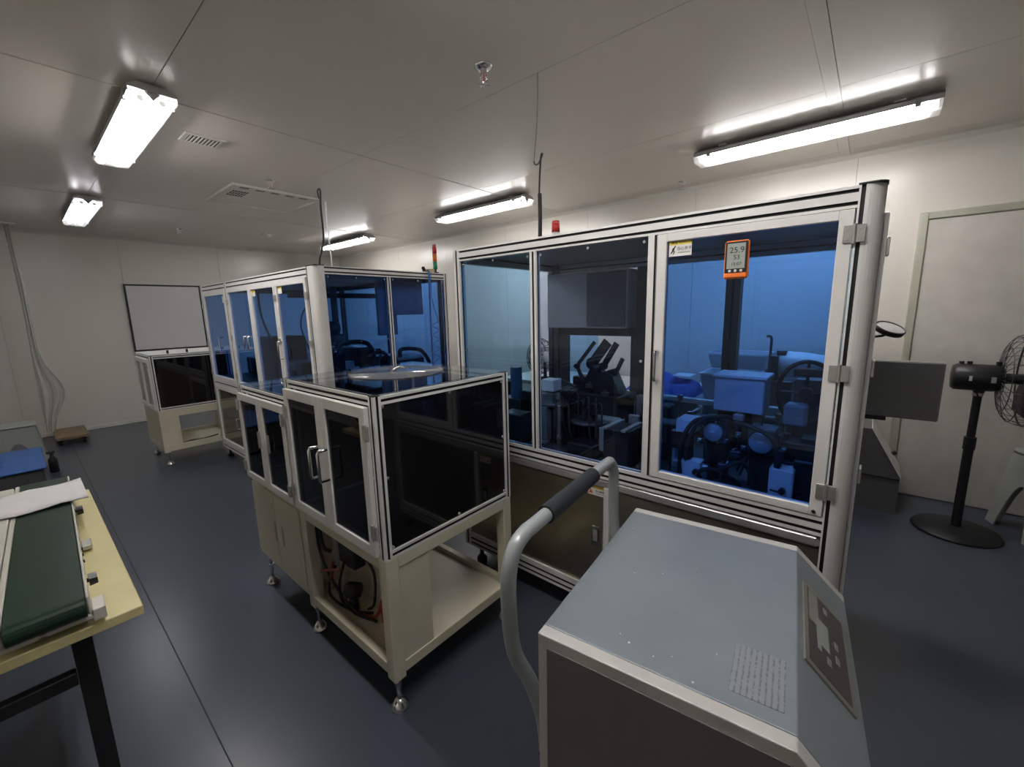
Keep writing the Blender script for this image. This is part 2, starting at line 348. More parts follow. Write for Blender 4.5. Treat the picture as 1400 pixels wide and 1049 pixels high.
# ================================================================== CEILING LAMPS
def make_lamp(label):
    t = thing('ceiling_lamp', label, 'lamp', local=True, group='fluorescent ceiling lamps')
    L = 1.27; W = .095
    b = MB().prism([(-W, .0), (-W, .010), (-W * .6, .032), (W * .6, .032), (W, .010), (W, 0)], -L / 2, L / 2, 'y').box(-.05, .05, -L * .38, -L * .38 + .05, .032, .044).box(-.05, .05, L * .38 - .05, L * .38, .032, .044)
    b.build('housing', M['alu_dim'], t)
    for sx in (-1, 1): B(sx * W, sx * (W - .002), -L / 2, L / 2, -.015, .0).build('added_light_lip', M['alu_dim'], t)  # lips added to block side light and thin the glow on the ceiling
    B(-W * .96, W * .96, -L / 2 + .04, L / 2 - .04, -.003, -.0005).build('reflector', M['white'], t)
    c = MB(); n = 10
    pr = [(-W + .003, -.001), (-W + .003, -.03), (-W * .8, -.05), (W * .8, -.05), (W - .003, -.03), (W - .003, -.001)]
    k = []
    for yy in (-L / 2 + .004, L / 2 - .004): k += [(x, yy, z) for x, z in pr]
    c.add(k, [(i, i + 1, i + 7, i + 6) for i in range(5)] + [tuple(range(6)), tuple(range(6, 12))])
    c.build('clear_cover', M['gclear'], t)
    for sx in (-.042, .042):
        MB().cyl((sx, -L / 2 + .05, -.022), (sx, L / 2 - .05, -.022), .014, n=12).build('tube', M['glow'], t)
        for e in (-1, 1): MB().cyl((sx, e * (L / 2 - .0505), -.022), (sx, e * (L / 2 - .045), -.022), .0142, n=12).build('tube_end', M['white'], t)
    for e in (-1, 1):
        MB().prism([(-.03, 0), (.03, 0), (0, -.035)], e * (L / 2 - .012), e * (L / 2 - .016), 'y').build('end_bracket', M['grey'], t)
        for sx in (-1, 1): B(sx * (W - .01), sx * (W + .004), e * L * .42 - .012, e * L * .42 + .012, -.03, .012).build('clip', M['grey'], t)
    return t
lamp0 = make_lamp('x')
spots = [(.60, 3.36, 'large bright fluorescent lamp at the upper left, nearest of the left row'),
         (.61, 6.10, 'smaller far fluorescent lamp of the left row, above the far wall'),
         (3.43, .45, 'long fluorescent lamp over the big blue-paned enclosure, nearest of the right row'),
         (3.40, 3.28, 'middle fluorescent lamp of the right row, behind the hanging black cable'),
         (3.44, 6.15, 'farthest fluorescent lamp of the right row, above the tall far cabinet'),
         (.60, .62, 'fluorescent lamp of the left row overhead, above the near room')]
for i, (x, y, lb) in enumerate(spots):
    o = lamp0 if i == 0 else copy_tree(lamp0)
    o.location = (x, y, 2.556); o['label'] = lb
    if x < 1:                                   # left row emission turned down to darken the far wall, far lamp most
        for ch in o.children:
            if ch.name.startswith('tube') and not ch.name.startswith('tube_end'):
                ch.data = ch.data.copy(); ch.data.materials[0] = M['glow_dimmest'] if i == 1 else M['glow_dim']

# vents, sprinklers
t = thing('air_vent', 'small white slotted ceiling grille beside the large left lamp', 'vent', (.95, 3.33, 2.6))
B(.845, 1.065, 3.25, 3.42, 2.590, 2.599, ch=.003).build('frame', M['trim'], t)
B(.87, 1.04, 3.275, 3.395, 2.5885, 2.5898).build('opening', M['vent'], t)
for i in range(9): B(.875 + i * .0195, .8835 + i * .0195, 3.272, 3.398, 2.585, 2.5885).build('slat', M['trim'], t)
t = thing('ceiling_diffuser', 'square perforated white ceiling panel with a raised rim above the far cabinet', 'vent', (1.74, 4.55, 2.6))
X0, X1, Y0, Y1 = 1.36, 2.116, 4.17, 4.93
B(X0 + .02, X1 - .02, Y0 + .02, Y1 - .02, 2.585, 2.599).build('perforated_plate', M['ceil'], t)
f = MB().box(X0, X0 + .025, Y0, Y1, 2.578, 2.599, ch=.004).box(X1 - .025, X1, Y0, Y1, 2.578, 2.599, ch=.004).box(X0 + .025, X1 - .025, Y0, Y0 + .025, 2.578, 2.599, ch=.004).box(X0 + .025, X1 - .025, Y1 - .025, Y1, 2.578, 2.599, ch=.004)
f.build('rim', M['trim'], t)
for i in range(3):
    for j in range(6): B(1.43 + j * .022, 1.443 + j * .022, 4.37 + i * .075, 4.42 + i * .075, 2.5835, 2.5848).build('hole', M['vent'], t)
for j in range(5): B(1.44 + j * .125, 1.51 + j * .125, 4.22, 4.27, 2.5835, 2.5848).build('louvre', M['seam'], t)
def make_sprinkler(lb):
    t = thing('sprinkler_head', lb, 'sprinkler', local=True)
    MB().lathe([(0, 0), (.032, 0), (.034, -.004), (.02, -.010), (.012, -.012), (0, -.012)], (0, 0, 0)).build('escutcheon', M['chrome'], t)
    MB().cyl((0, 0, -.01), (0, 0, -.03), .011, n=12).build('body', M['chrome'], t)
    MB().tube([(-.010, 0, -.028), (-.016, 0, -.042), (0, 0, -.058), (.016, 0, -.042), (.010, 0, -.028)], .003, 6).build('frame_arms', M['chrome'], t)
    MB().cyl((0, 0, -.03), (0, 0, -.054), .0025, n=6).build('glass_bulb', M['red'], t)
    m = MB().cyl((0, 0, -.058), (0, 0, -.061), .01, n=12)
    for k in range(10):
        a = k * math.pi / 5; m.box(-.003, .003, .008, .019, -.0612, -.0595) if False else m.cyl((.009 * math.cos(a), .009 * math.sin(a), -.060), (.02 * math.cos(a), .02 * math.sin(a), -.062), .0028, n=5)
    m.build('deflector', M['chrome'], t)
    return t
sp = make_sprinkler('chrome sprinkler head nearest the camera, at the top centre of the ceiling')
sp.location = (1.574, 1.469, 2.6); sp.scale = (1.3, 1.3, 1.3)
for x, y, lb in ((1.558, 3.907, 'chrome sprinkler head beside the square ceiling diffuser'), (1.548, 6.773, 'small sprinkler head near the far wall'), (4.10, 1.42, 'small sprinkler head near the right wall, left of the long lamp')):
    o = copy_tree(sp); o.scale = (1.1, 1.1, 1.1); o.location = (x, y, 2.6); o['label'] = lb
t = thing('smoke_detector', 'small square white detector on the far ceiling', 'detector', (2.456, 6.43, 2.6))
MB().box(2.39, 2.52, 6.37, 6.49, 2.585, 2.599, ch=.004).build('base', M['trim'], t)
MB().lathe([(.04, .0), (.036, -.02), (.02, -.028), (0, -.028)], (2.455, 6.43, 2.585)).build('sensor', M['white'], t)
for sx in (-.02, .02): MB().cyl((2.455 + sx, 6.39, 2.583), (2.455 + sx, 6.39, 2.586), .007, n=8).build('port', M['vent'], t)

# ================================================================== BIG ENCLOSURE
XM, XB = 1.583, 2.513
m = thing('machine_enclosure', 'big right-hand machine cabinet with blue tinted panes, silver frame and glazed door', 'machine', (2.05, .87, 0))
g2 = (.217, .78)
# front
extr('top_rail', m, 'y', .06, 1.70, XM, XM + .04, 1.753, 1.813, (.5,), g2)
extr('middle_rail', m, 'y', .06, 1.70, XM, XM + .04, .75, .815, (.5,), (.26, .72))
MB().box(XM + .002, XM + .04, .06, 1.70, .700, .7495, ch=.012).build('trim_rail', M['alu_dim'], m)
extr('bottom_rail', m, 'y', .06, 1.70, XM, XM + .04, .12, .20, (.5,), (.25, .6))
extr('post', m, 'z', .12, 1.813, XM, XM + .04, 1.70, 1.74)
extr('post', m, 'z', .815, 1.753, XM, XM + .03, 1.190, 1.226)
extr('post', m, 'z', .815, 1.753, XM, XM + .03, .631, .664, (.5,), (.12,))
rpost('corner_post', m, XM, 0, .062, .060, .12, 1.813, .045, .050, 1)
MB().prism([(XM - .002, -.002 + .02), (XM - .002, .062), (XM + .064, .062), (XM + .064, -.002), (XM + .02, -.002), (XM + .006, .006)], 1.8135, 1.818, 'z').build('post_cap', M['slot'], m)
for a, b, gm_ in ((1.226, 1.70, 'gtint'), (.664, 1.19, 'gpale')):
    B(XM + .012, XM + .016, a, b, .815, 1.753).build('pane', M[gm_], m)
    for yy, zz in [(a + .02, 1.735), ((a + b) / 2, 1.738), (b - .02, 1.735), (a + .02, 1.28), (b - .02, 1.28), (a + .02, .84), (b - .02, .84)]:
        MB().cyl((XM + .008, yy, zz), (XM + .014, yy, zz), .006, n=8).build('screw', M['chrome'], m)
d = framed_door(m, 'x', XM - .004, .03, .063, .628, .818, 1.751, .035, M['gtint2'], sz=.028)
for z in (1.682, 1.282, .905): hinge(m, XM - .004, .060, z, .050, .048)
dhandle(d, XM - .004, .612, 1.215, 1.325, .032)
MB().cyl((XM - .007, .085, .832), (XM - .003, .085, .832), .006, n=10).build('screw', M['chrome'], d)
# rear
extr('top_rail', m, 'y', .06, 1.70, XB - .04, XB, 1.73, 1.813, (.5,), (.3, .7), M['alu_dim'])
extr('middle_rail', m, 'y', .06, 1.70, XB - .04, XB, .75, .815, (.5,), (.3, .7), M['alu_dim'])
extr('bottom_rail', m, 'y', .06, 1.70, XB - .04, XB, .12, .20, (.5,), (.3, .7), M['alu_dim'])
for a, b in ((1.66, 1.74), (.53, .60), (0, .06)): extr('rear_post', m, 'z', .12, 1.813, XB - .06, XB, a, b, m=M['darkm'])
extr('rear_post', m, 'z', .815, 1.73, XB - .06, XB, .93, 1.09, m=M['darkm'])
MB().box(XB - .05, XB - .02, 1.585, 1.66, .815, 1.36).box(XB - .05, XB - .02, 1.09, 1.125, .815, 1.36).box(XB - .05, XB - .02, 1.09, 1.66, 1.315, 1.37).build('rear_door_frame', M['darkm'], m)
B(XB - .036, XB - .032, 1.36, 1.585, .815, 1.315).build('rear_pane', M['gtint'], m)
B(XB - .036, XB - .032, .06, .53, .815, 1.73).build('rear_pane', M['gtint'], m)
B(XB - .036, XB - .032, .60, .93, .815, 1.73).build('rear_pane', M['gtint'], m)
bx = B(2.33, 2.47, 1.09, 1.66, 1.37, 1.715, ch=.004).build('electric_box', mat('electric_box_grey', (0.62, 0.60, 0.58), 0.4), m)
MB().box(2.326, 2.3295, 1.10, 1.36, 1.38, 1.705, ch=.001).build('box_dark_half', mat('box_dark_half_grey', (0.16, 0.17, 0.19), 0.4), bx)  # thin darker plate over the right half of the box front
MB().cyl((2.5, 1.66, 1.60), (2.5, 1.66, 1.742), .02, n=8).build('corner_bracket', M['darkm'], m)
# sides
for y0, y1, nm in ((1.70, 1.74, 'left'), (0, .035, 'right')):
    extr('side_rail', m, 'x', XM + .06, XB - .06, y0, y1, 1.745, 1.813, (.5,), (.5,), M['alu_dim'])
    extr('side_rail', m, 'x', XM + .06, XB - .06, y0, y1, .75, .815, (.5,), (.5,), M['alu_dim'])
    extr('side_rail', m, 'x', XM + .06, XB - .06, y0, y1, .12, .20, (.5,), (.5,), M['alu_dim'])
B(XM + .06, XB - .06, 1.718, 1.722, .815, 1.745).build('side_pane', M['gplain'], m)
sd = framed_door(m, 'y', -.012, .012, XM + .07, XB - .07, .22, 1.74, .04, M['gtint2'], 'side_door')
for z in (1.645, 1.295, .96): MB().box(XM + .045, XM + .09, -.020, -.0125, z - .025, z + .025, ch=.002).build('hinge', M['zinc'], m)
B(XM + .04, XB - .04, .03, 1.71, 1.785, 1.800).build('roof_panel', M['top'], m)
B(XM + .042, XB - .062, .062, 1.698, .76, .79).build('deck', M['darkm'], m)
# lower body
B(XM + .010, XM + .014, .832, 1.70, .20, .70).build('lower_panel', M['steel'], m)
lp = B(XM + .010, XM + .014, .062, .80, .20, .70).build('lower_panel', M['steel'], m)
MB().box(XM - .006, XM + .02, .801, .831, .20, .712, ch=.003).build('divider_post', M['whitep'], m)
lt = MB().box(XM + .003, XM + .0098, .855, .893, .415, .512, ch=.002).build('latch', M['chrome'], m)
B(XM + .0015, XM + .003, .863, .885, .44, .495).build('latch_recess', M['alu_dim'], lt)
B(XB - .02, XB - .016, .06, 1.70, .20, .75).build('lower_panel', M['steel'], m)
B(XM + .06, XB - .06, 1.715, 1.72, .20, .75).build('lower_panel', M['steel'], m)
B(XM + .06, XB - .06, .2, 1.65, .20, .215).build('bottom_tray', M['darkm'], m)
for x in (XM + .05, XB - .05):
    for y in (.05, .87, 1.66):
        MB().cyl((x, y, .045), (x, y, .12), .012, n=10).lathe([(0, 0), (.03, 0), (.03, .03), (.015, .05), (0, .05)], (x, y, 0)).build('foot', M['blackm'], m)
# warning labels
def warning(parent, x, yc, zc, w, h, head, body, tri=False):
    lb = B(x - .0012, x - .0002, yc - w / 2, yc + w / 2, zc - h / 2, zc + h / 2).build('warning_label', M['paper'], parent)
    B(x - .0018, x - .0012, yc - w / 2, yc + w / 2, zc + h * .2, zc + h / 2).build('label_header', M['yellow'], lb)
    text(head, h * .2, M['ink'], lb, facing_mx(x - .002, yc, zc + h * .34))
    text(body, h * .24, M['ink'], lb, facing_mx(x - .0016, yc - w * .18, zc - h * .05))
    for k in range(1): text('PLEASE BE CAREFUL', h * .085, M['ink'], lb, facing_mx(x - .0016, yc - w * .18, zc - h * .28))
    if tri:
        MB().prism([(yc + w * .2, zc - h * .35), (yc + w * .46, zc - h * .35), (yc + w * .33, zc + h * .12)], x - .0020, x - .0013, 'x').build('warning_triangle', M['amber'], lb)
    else:
        p = MB().ball((x - .0015, yc + w * .24, zc + h * .08), h * .05, 8)
        p.tube([(x - .0016, yc + w * .28, zc + h * .02), (x - .0016, yc + w * .33, zc - h * .14)], h * .06, 6, smooth=1)
        p.tube([(x - .0016, yc + w * .28, zc), (x - .0016, yc + w * .2, zc + h * .14)], h * .025, 5, smooth=1)
        p.tube([(x - .0016, yc + w * .33, zc - h * .14), (x - .0016, yc + w * .25, zc - h * .2), (x - .0016, yc + w * .3, zc - h * .36)], h * .035, 5, smooth=1)
        p.tube([(x - .0016, yc + w * .33, zc - h * .14), (x - .0016, yc + w * .40, zc - h * .3)], h * .035, 5, smooth=1)
        p.build('pictogram', M['ink'], lb)
warning(d, XM + .0085, .548, 1.698, .08, .056, '⚠ 警告 WARNING', '当心夹手')
warning(m, XM + .010, .872, .683, .085, .046, '⚠ 警告 WARNING', '当心触电', True)
# ---- mechanisms inside (all bolted to the deck)
A = lambda nm, mb, mt: mb.build(nm, mt, m)
A('side_plate', B(1.72, 1.76, .516, .60, .79, .98), M['blackm'])
A('white_controller', MB().box(1.70, 1.80, .500, .572, .985, 1.040, ch=.003), M['whitep'])
A('support_column', MB().box(1.74, 1.78, .525, .55, .79, .985), M['whitep'])
A('white_bracket', MB().prism([(.47, .79), (.545, .79), (.545, .87), (.47, .87)], 1.70, 1.76, 'x'), M['whitep'])
A('white_controller', MB().box(1.72, 1.80, .160, .236, .775, .90, ch=.004), M['whitep'])
for yy, zz, r in ((.442, .992, .036), (.274, .980, .040)):
    b = A('motor', MB().box(1.762, 1.86, yy - .048, yy + .048, zz - .05, zz + .05, ch=.006), M['darkm'])
    MB().lathe([(0, 0), (r * .9, 0), (r, .004), (r, .016)], (1.740, yy, zz), (1, 0, 0), 28).build('motor_cap', M['lightblue'], b)
    text('CK', .012, M['ink'], b, facing_mx(1.739, yy, zz + .006)) if False else None
    B(1.7375, 1.7395, yy - .01, yy + .01, zz + .002, zz + .008).build('motor_badge', M['paper'], b)
    for k in range(5):
        a = k * 2 * math.pi / 5 + .5; MB().cyl((1.75, yy + math.cos(a) * (r + .008), zz + math.sin(a) * (r + .008)), (1.762, yy + math.cos(a) * (r + .008), zz + math.sin(a) * (r + .008)), .004, n=6).build('bolt', M['chrome'], b)
    A('motor_stand', MB().box(1.78, 1.86, yy - .04, yy + .04, .79, zz - .05), M['blackm'])
h_ = A('parts_hood', MB().box(1.92, 2.06, .302, .49, 1.045, 1.195, ch=.004), mat('hood_grey_white', (0.5, 0.52, 0.53), 0.5))
MB().box(1.91, 2.07, .294, .498, 1.190, 1.203, ch=.003).build('hood_rim', M['white'], h_)
A('hood_column', MB().box(1.96, 2.0, .44, .48, .79, 1.045), M['darkm'])
A('hood_column', MB().box(1.96, 2.0, .31, .34, .79, 1.045), M['blackm'])
for pts in ([(1.70, .545, .80), (1.69, .55, .92), (1.70, .51, 1.03), (1.74, .45, 1.055), (1.80, .42, 1.04)], [(1.71, .53, .85), (1.70, .52, .95), (1.71, .48, 1.04), (1.76, .40, 1.06), (1.80, .36, 1.03)],
            [(1.72, .36, 1.05), (1.71, .30, 1.045), (1.72, .235, 1.01), (1.73, .215, .93), (1.76, .23, .84)], [(1.72, .40, .80), (1.70, .38, .87), (1.72, .33, .90), (1.74, .30, .86), (1.75, .29, .80)], [(1.70, .46, .80), (1.68, .47, .84), (1.69, .42, .86), (1.72, .36, .83), (1.74, .33, .80)]):
    A('cable_arc', MB().tube(pts, .0085, 8), M['rubber'])
A('control_knob', MB().cyl((1.70, .19, .825), (1.72, .19, .825), .011, n=12).cyl((1.69, .19, .825), (1.70, .225, .825), .004, n=6), M['blackp'])
A('control_knob', MB().cyl((1.68, .485, .835), (1.70, .485, .835), .010, n=12), M['blackp'])
for y, z in ((.36, .93), (.39, .97), (.35, 1.0), (.33, .95), (.20, .97), (.21, .93), (.49, .95), (.38, .88)): A('fitting', MB().cyl((1.72, y, z), (1.74, y, z), .006, n=8).box(1.74, 1.755, y - .008, y + .008, z - .008, z + .008), M['chrome'])
# wheel and arm at the right
A('feed_wheel', MB().tube([(2.05, .175 + .10 * math.cos(a), 1.13 + .13 * math.sin(a)) for a in [k * math.pi / 8 for k in range(16)]], .009, 6, closed=True, smooth=2), M['blackm'])
A('wheel_spoke', MB().cyl((2.05, .075, 1.13), (2.05, .275, 1.13), .006).cyl((2.05, .175, 1.0), (2.05, .175, 1.26), .006).cyl((2.03, .175, 1.13), (2.09, .175, 1.13), .025), M['blackm'])
A('wheel_stand', MB().box(2.08, 2.14, .13, .22, .79, 1.18, ch=.004), M['darkm'])
A('grey_motor', MB().box(1.98, 2.06, .16, .24, 1.0, 1.09, ch=.01), M['top'])
A('arm', MB().box(2.0, 2.05, .07, .22, 1.205, 1.235, ch=.004), M['blackm'])
A('linear_stage', MB().box(1.85, 1.95, .08, .25, .90, .97, ch=.004).box(1.86, 1.94, .1, .16, .97, .99), M['blackm'])
# feeder with four inclined arms
for (ya, za, yb, zb, wd) in ((1.221, 1.18, 1.112, 1.315, .018), (1.125, 1.20, 1.035, 1.318, .052), (1.058, 1.19, .985, 1.312, .03), (.995, 1.14, .950, 1.236, .02)):
    dy, dz = yb - ya, zb - za; L = math.hypot(dy, dz); ny, nz = dz / L, -dy / L
    a = A('feeder_arm', MB().prism([(ya - ny * wd / 2, za - nz * wd / 2), (ya + ny * wd / 2, za + nz * wd / 2), (yb + ny * wd / 2, zb + nz * wd / 2), (yb - ny * wd / 2, zb - nz * wd / 2)], 1.985, 1.995, 'x'), M['blackm'])
    MB().cyl((1.978, ya, za), (2.002, ya, za), wd * .55 + .004).build('pivot', M['blackm'], a)
A('feeder_arm', MB().tube([(1.99, 1.221, 1.18), (1.99, 1.18, 1.10)], .011, 6, smooth=1), M['blackm'])
A('feeder_body', MB().prism([(1.20, 1.04), (.94, 1.06), (.97, 1.12), (1.0, 1.18), (1.06, 1.15), (1.10, 1.20), (1.14, 1.12)], 1.94, 2.03, 'x'), M['blackm'])
A('feeder_base', MB().box(1.9, 2.1, .93, 1.33, .79, 1.05, ch=.006), M['blackm'])
A('feeder_rod', MB().cyl((1.95, 1.33, 1.11), (1.95, 1.20, 1.07), .008), M['darkm'])
A('turntable', MB().lathe([(0, 0), (.10, 0), (.10, .02), (.05, .03), (.05, .06), (0, .06)], (1.85, 1.30, .98)), M['darkm'])
A('turntable_stand', MB().cyl((1.85, 1.30, .79), (1.85, 1.30, .98), .06), M['blackm'])
A('index_plate', MB().lathe([(0, 0), (.10, 0), (.10, .012), (0, .012)], (1.84, 1.05, .92)), M['darkm'])
A('index_stand', MB().cyl((1.84, 1.05, .79), (1.84, 1.05, .92), .05), M['blackm'])
A('white_controller', MB().box(1.86, 1.94, 1.29, 1.37, 1.045, 1.11, ch=.003), M['whitep'])
A('cylinder_can', MB().cyl((1.9, 1.585, .98), (1.9, 1.585, 1.16), .035, n=18), mat('blue_can', (0.07, 0.09, 0.14), 0.4))
A('can_stand', MB().box(1.84, 1.96, 1.50, 1.66, .79, .98, ch=.004), M['blackm'])
A('chute', MB().box(1.62, 1.80, .845, .866, .966, .974).box(1.62, 1.80, .755, .776, .966, .974), M['alu_dim'])
A('chute_block', MB().box(1.64, 1.78, .75, .87, .80, .965, ch=.005), M['blackm'])
A('chute_can', MB().cyl((1.70, .90, .84), (1.70, .90, .945), .02, n=12), M['alu_dim'])
rnd = random.Random(3)
for k in range(84):       # the crowd of small brackets, shafts, cylinders and blocks over the deck
    x = rnd.uniform(1.72, 2.35); y = rnd.uniform(.12, 1.62); hgt = rnd.uniform(.02, .16) + (.06 if .9 < y < 1.45 else 0); z = .79
    c = rnd.random(); mt = rnd.choice([M['blackm'], M['blackm'], M['blackm'], M['darkm'], M['alu_dim']])
    if c < .35:
        w_ = rnd.uniform(.02, .06); v = rnd.uniform(.02, .07)
        A('bracket', MB().box(x, x + w_, y - v / 2, y + v / 2, z, z + hgt, ch=.002).box(x - .02, x + w_ + .01, y - v / 2 - .008, y + v / 2 + .008, z, z + .012), mt)
    elif c < .6:
        r = rnd.uniform(.01, .024); A('pneumatic_cylinder', MB().cyl((x, y, z + hgt), (x, y + rnd.uniform(.06, .14), z + hgt), r, n=12).box(x - .015, x + .015, y, y + .03, z, z + hgt), rnd.choice([M['alu_dim'], M['darkm']]))
    elif c < .8:
        A('guide_shaft', MB().cyl((x - .08, y, z + hgt), (x + .10, y, z + hgt), .006, n=8).box(x - .085, x - .07, y - .012, y + .012, z, z + hgt + .012).box(x + .09, x + .105, y - .012, y + .012, z, z + hgt + .012), M['chrome'])
    else:
        A('sensor', MB().cyl((x, y, z), (x, y, z + hgt + .05), .007, n=8).box(x - .014, x + .014, y - .012, y + .012, z + hgt + .03, z + hgt + .065, ch=.003), rnd.choice([M['darkm'], M['blackm'], M['blackp']]))
for k in range(22):       # air tubes
    x = rnd.uniform(1.7, 1.85); y = rnd.uniform(.18, .55) if k < 7 else rnd.uniform(.9, 1.5)
    A('air_tube', MB().tube([(x, y, .80), (x - .02, y + .02, .90), (x + .02, y + .05, 1.0 + rnd.uniform(0, .07)), (x + .06, y + rnd.uniform(.06, .14), .97), (x + .05, y + .12, .80)], .005, 6, smooth=4), M['rubber'])
rnd0 = random.Random(5)
for x, y, z0, z1 in ((1.9, .70, .79, .97), (2.1, .80, .79, 1.0), (1.95, 1.48, .79, 1.02), (2.15, 1.25, .79, 1.1), (1.70, 1.0, .79, .86), (2.2, .45, .79, 1.03), (1.70, 1.42, .79, .95), (1.88, .22, .79, .90)): A('drive_block', MB().box(x - .05, x + .05, y - .07, y + .07, z0, z1, ch=.006), M['blackm'])
for x, y, z in ((1.75, .95, .87), (1.85, 1.15, .93), (1.78, 1.32, .96), (1.8, .68, .9), (1.9, 1.0, 1.06), (1.92, 1.1, 1.09), (1.9, 1.2, 1.05), (1.66, .62, .81), (1.7, 1.55, .93), (1.75, 1.6, .88), (1.72, .35, .93), (1.78, .36, 1.06), (1.72, .39, .87)): A('valve', MB().box(x - .012, x + .012, y - .018, y + .018, z - .012, z + .012, ch=.003).cyl((x, y, z + .012), (x, y, z + .022), .005, n=8), M[rnd0.choice(['darkm', 'darkm', 'blackm', 'zinc'])])

# things on / near the big enclosure
t = thing('thermometer', 'orange framed digital room thermometer stuck on the glazed door', 'thermometer', (XM + .007, .360, 1.64))
xt = XM + .005
MB().box(xt - .016, xt, .322, .396, 1.577, 1.700, ch=.006).build('case', M['orange'], t)
MB().box(xt - .018, xt - .0155, .326, .392, 1.597, 1.696, ch=.001).build('bezel', M['blackp'], t)
sc = B(xt - .0195, xt - .018, .332, .386, 1.610, 1.690).build('screen', M['lcd'], t)
text('25.9', .026, M['ink'], sc, facing_mx(xt - .020, .357, 1.668))
text('53', .020, M['ink'], sc, facing_mx(xt - .020, .357, 1.645))
text('15:07', .014, M['ink'], sc, facing_mx(xt - .020, .357, 1.624))
for yy in (.342, .359, .376): MB().cyl((xt - .0195, yy, 1.603), (xt - .0175, yy, 1.603), .0045, n=10).build('button', M['white'], t)
def tower(name, lb, x, y, z0, cols, h=.045, r=.016, post=.02):
    t = thing(name, lb, 'signal light', (x, y, z0))
    MB().cyl((x, y, z0), (x, y, z0 + .008), .026, n=16).cyl((x, y, z0), (x, y, z0 + post), .010, n=10).build('base', M['blackp'], t)
    z = z0 + post
    for c in cols:
        l = MB().lathe([(0, 0), (r, 0), (r, h - .004), (0, h - .004)], (x, y, z), n=18).build('light_segment', M[c], t); l['label'] = c + ' light segment'
        MB().lathe([(0, 0), (r * .9, 0), (r * .9, .004), (0, .004)], (x, y, z + h - .004), n=14).build('ring', M['alu_dim'], t); z += h
    MB().lathe([(r, 0), (r * .8, .008), (0, .01)], (x, y, z), n=18).build('cap', M[cols[-1]], t)
    return t
tower('signal_tower', 'small red signal light on the roof of the big enclosure', 1.80, 1.228, 1.8005, ['alu', 'red'], .045, .020)
# power cable of big enclosure
tag(MB().tube([(2.731, 2.059, 2.594), (2.60, 1.95, 2.52), (2.30, 1.70, 2.40), (2.0, 1.45, 2.32), (1.78, 1.30, 2.22), (1.70, 1.252, 2.05), (1.70, 1.25, 1.95), (1.70, 1.252, 1.815)], .0045, 8).build('power_cable', M['rubber']), 'thin dark cable hanging from the ceiling to the roof of the big enclosure', 'cable')
tag(MB().tube([(1.70, 1.250, 2.03), (1.70, 1.249, 1.92), (1.70, 1.252, 1.814)], .0095, 8).build('cable_sleeve', M['rubber']), 'thick black sleeve round the lower end of the hanging cable on the big enclosure', 'cable')
tag(MB().tube([(2.731, 2.059, 2.596), (2.45, 1.83, 2.597), (2.16, 1.60, 2.597), (1.79, 1.32, 2.597)], .004, 6).build('ceiling_cable', M['ceilc']), 'thin grey cable running flat along the ceiling above the big enclosure', 'cable')
# dish beside the post
t = thing('round_dish', 'small round white dish with black rim sticking out beside the corner post', 'dish', (2.95, -.075, 1.30))
mb = MB(); c = Vector((2.95, -.079, 1.357)); ax = Vector((-.33, -.36, .87)).normalized(); k0 = .74
mb.lathe([(r * .84, h) for r, h in [(.072, -.022), (.075, -.022), (.080, .0), (.077, .004), (.073, .004), (.073, 0)]], c, ax, 32); mb.build('rim', M['blackp'], t)
MB().lathe([(0, .002), (.05, .002), (.0615, 0)], c, ax, 32).build('face', M['white'], t)
MB().lathe([(.0605, -.022), (0, -.024)], c, ax, 32).build('back', M['blackp'], t)
MB().tube([c - ax * .022, (2.95, -.05, 1.315), (2.95, .04, 1.30), (2.84, .05, 1.25), (2.81, .05, 1.21)], .007, 8).build('arm', M['blackp'], t)
# monitor on the rear corner
t = thing('control_monitor', 'flat grey control monitor box hung behind the corner of the big enclosure', 'monitor', (2.78, -.12, .95))
MB().box(2.75, 2.80, -.283, .06, .925, 1.205, ch=.006).build('case', M['monitor'], t)
MB().box(2.752, 2.81, -.10, .02, .905, .925, ch=.003).build('port_strip', M['blackp'], t)
MB().cyl((2.52, .04, 1.06), (2.76, .04, 1.06), .018).box(2.516, 2.524, .01, .07, 1.01, 1.11).build('arm', M['blackm'], t)

# ================================================================== TALL FAR CABINET
XA, XC, YA, YC = 1.295, 2.392, 2.723, 5.24
c1 = thing('tall_cabinet', 'tall silver-framed machine cabinet with several blue-paned doors at the middle left', 'machine', (1.84, 3.98, 0))
extr('top_rail', c1, 'y', 2.85, 4.467, XA, XA + .04, 1.738, 1.803, (.5,), (.25, .78))
extr('top_rail', c1, 'y', 4.507, 5.20, XA, XA + .04, 1.738, 1.803, (.5,), (.25, .78))
extr('post', c1, 'z', .12, 1.803, XA, XA + .04, 4.467, 4.507)
extr('post', c1, 'z', .12, 1.803, XA, XA + .04, 5.20, 5.24)
extr('middle_rail', c1, 'y', 2.85, 4.467, XA, XA + .04, .80, .86)
extr('middle_rail', c1, 'y', 4.507, 5.20, XA, XA + .04, .80, .86)
extr('bottom_rail', c1, 'y', 2.85, 4.467, XA, XA + .04, .12, .175)
extr('bottom_rail', c1, 'y', 4.507, 5.20, XA, XA + .04, .12, .175)
rpost('corner_post', c1, XA, YA, .06, .127, .12, 1.803, .045, .118, 1)
MB().box(XA - .002, XA + .062, YA - .002, YA + .13, 1.8035, 1.808).build('post_cap', M['slot'], c1)
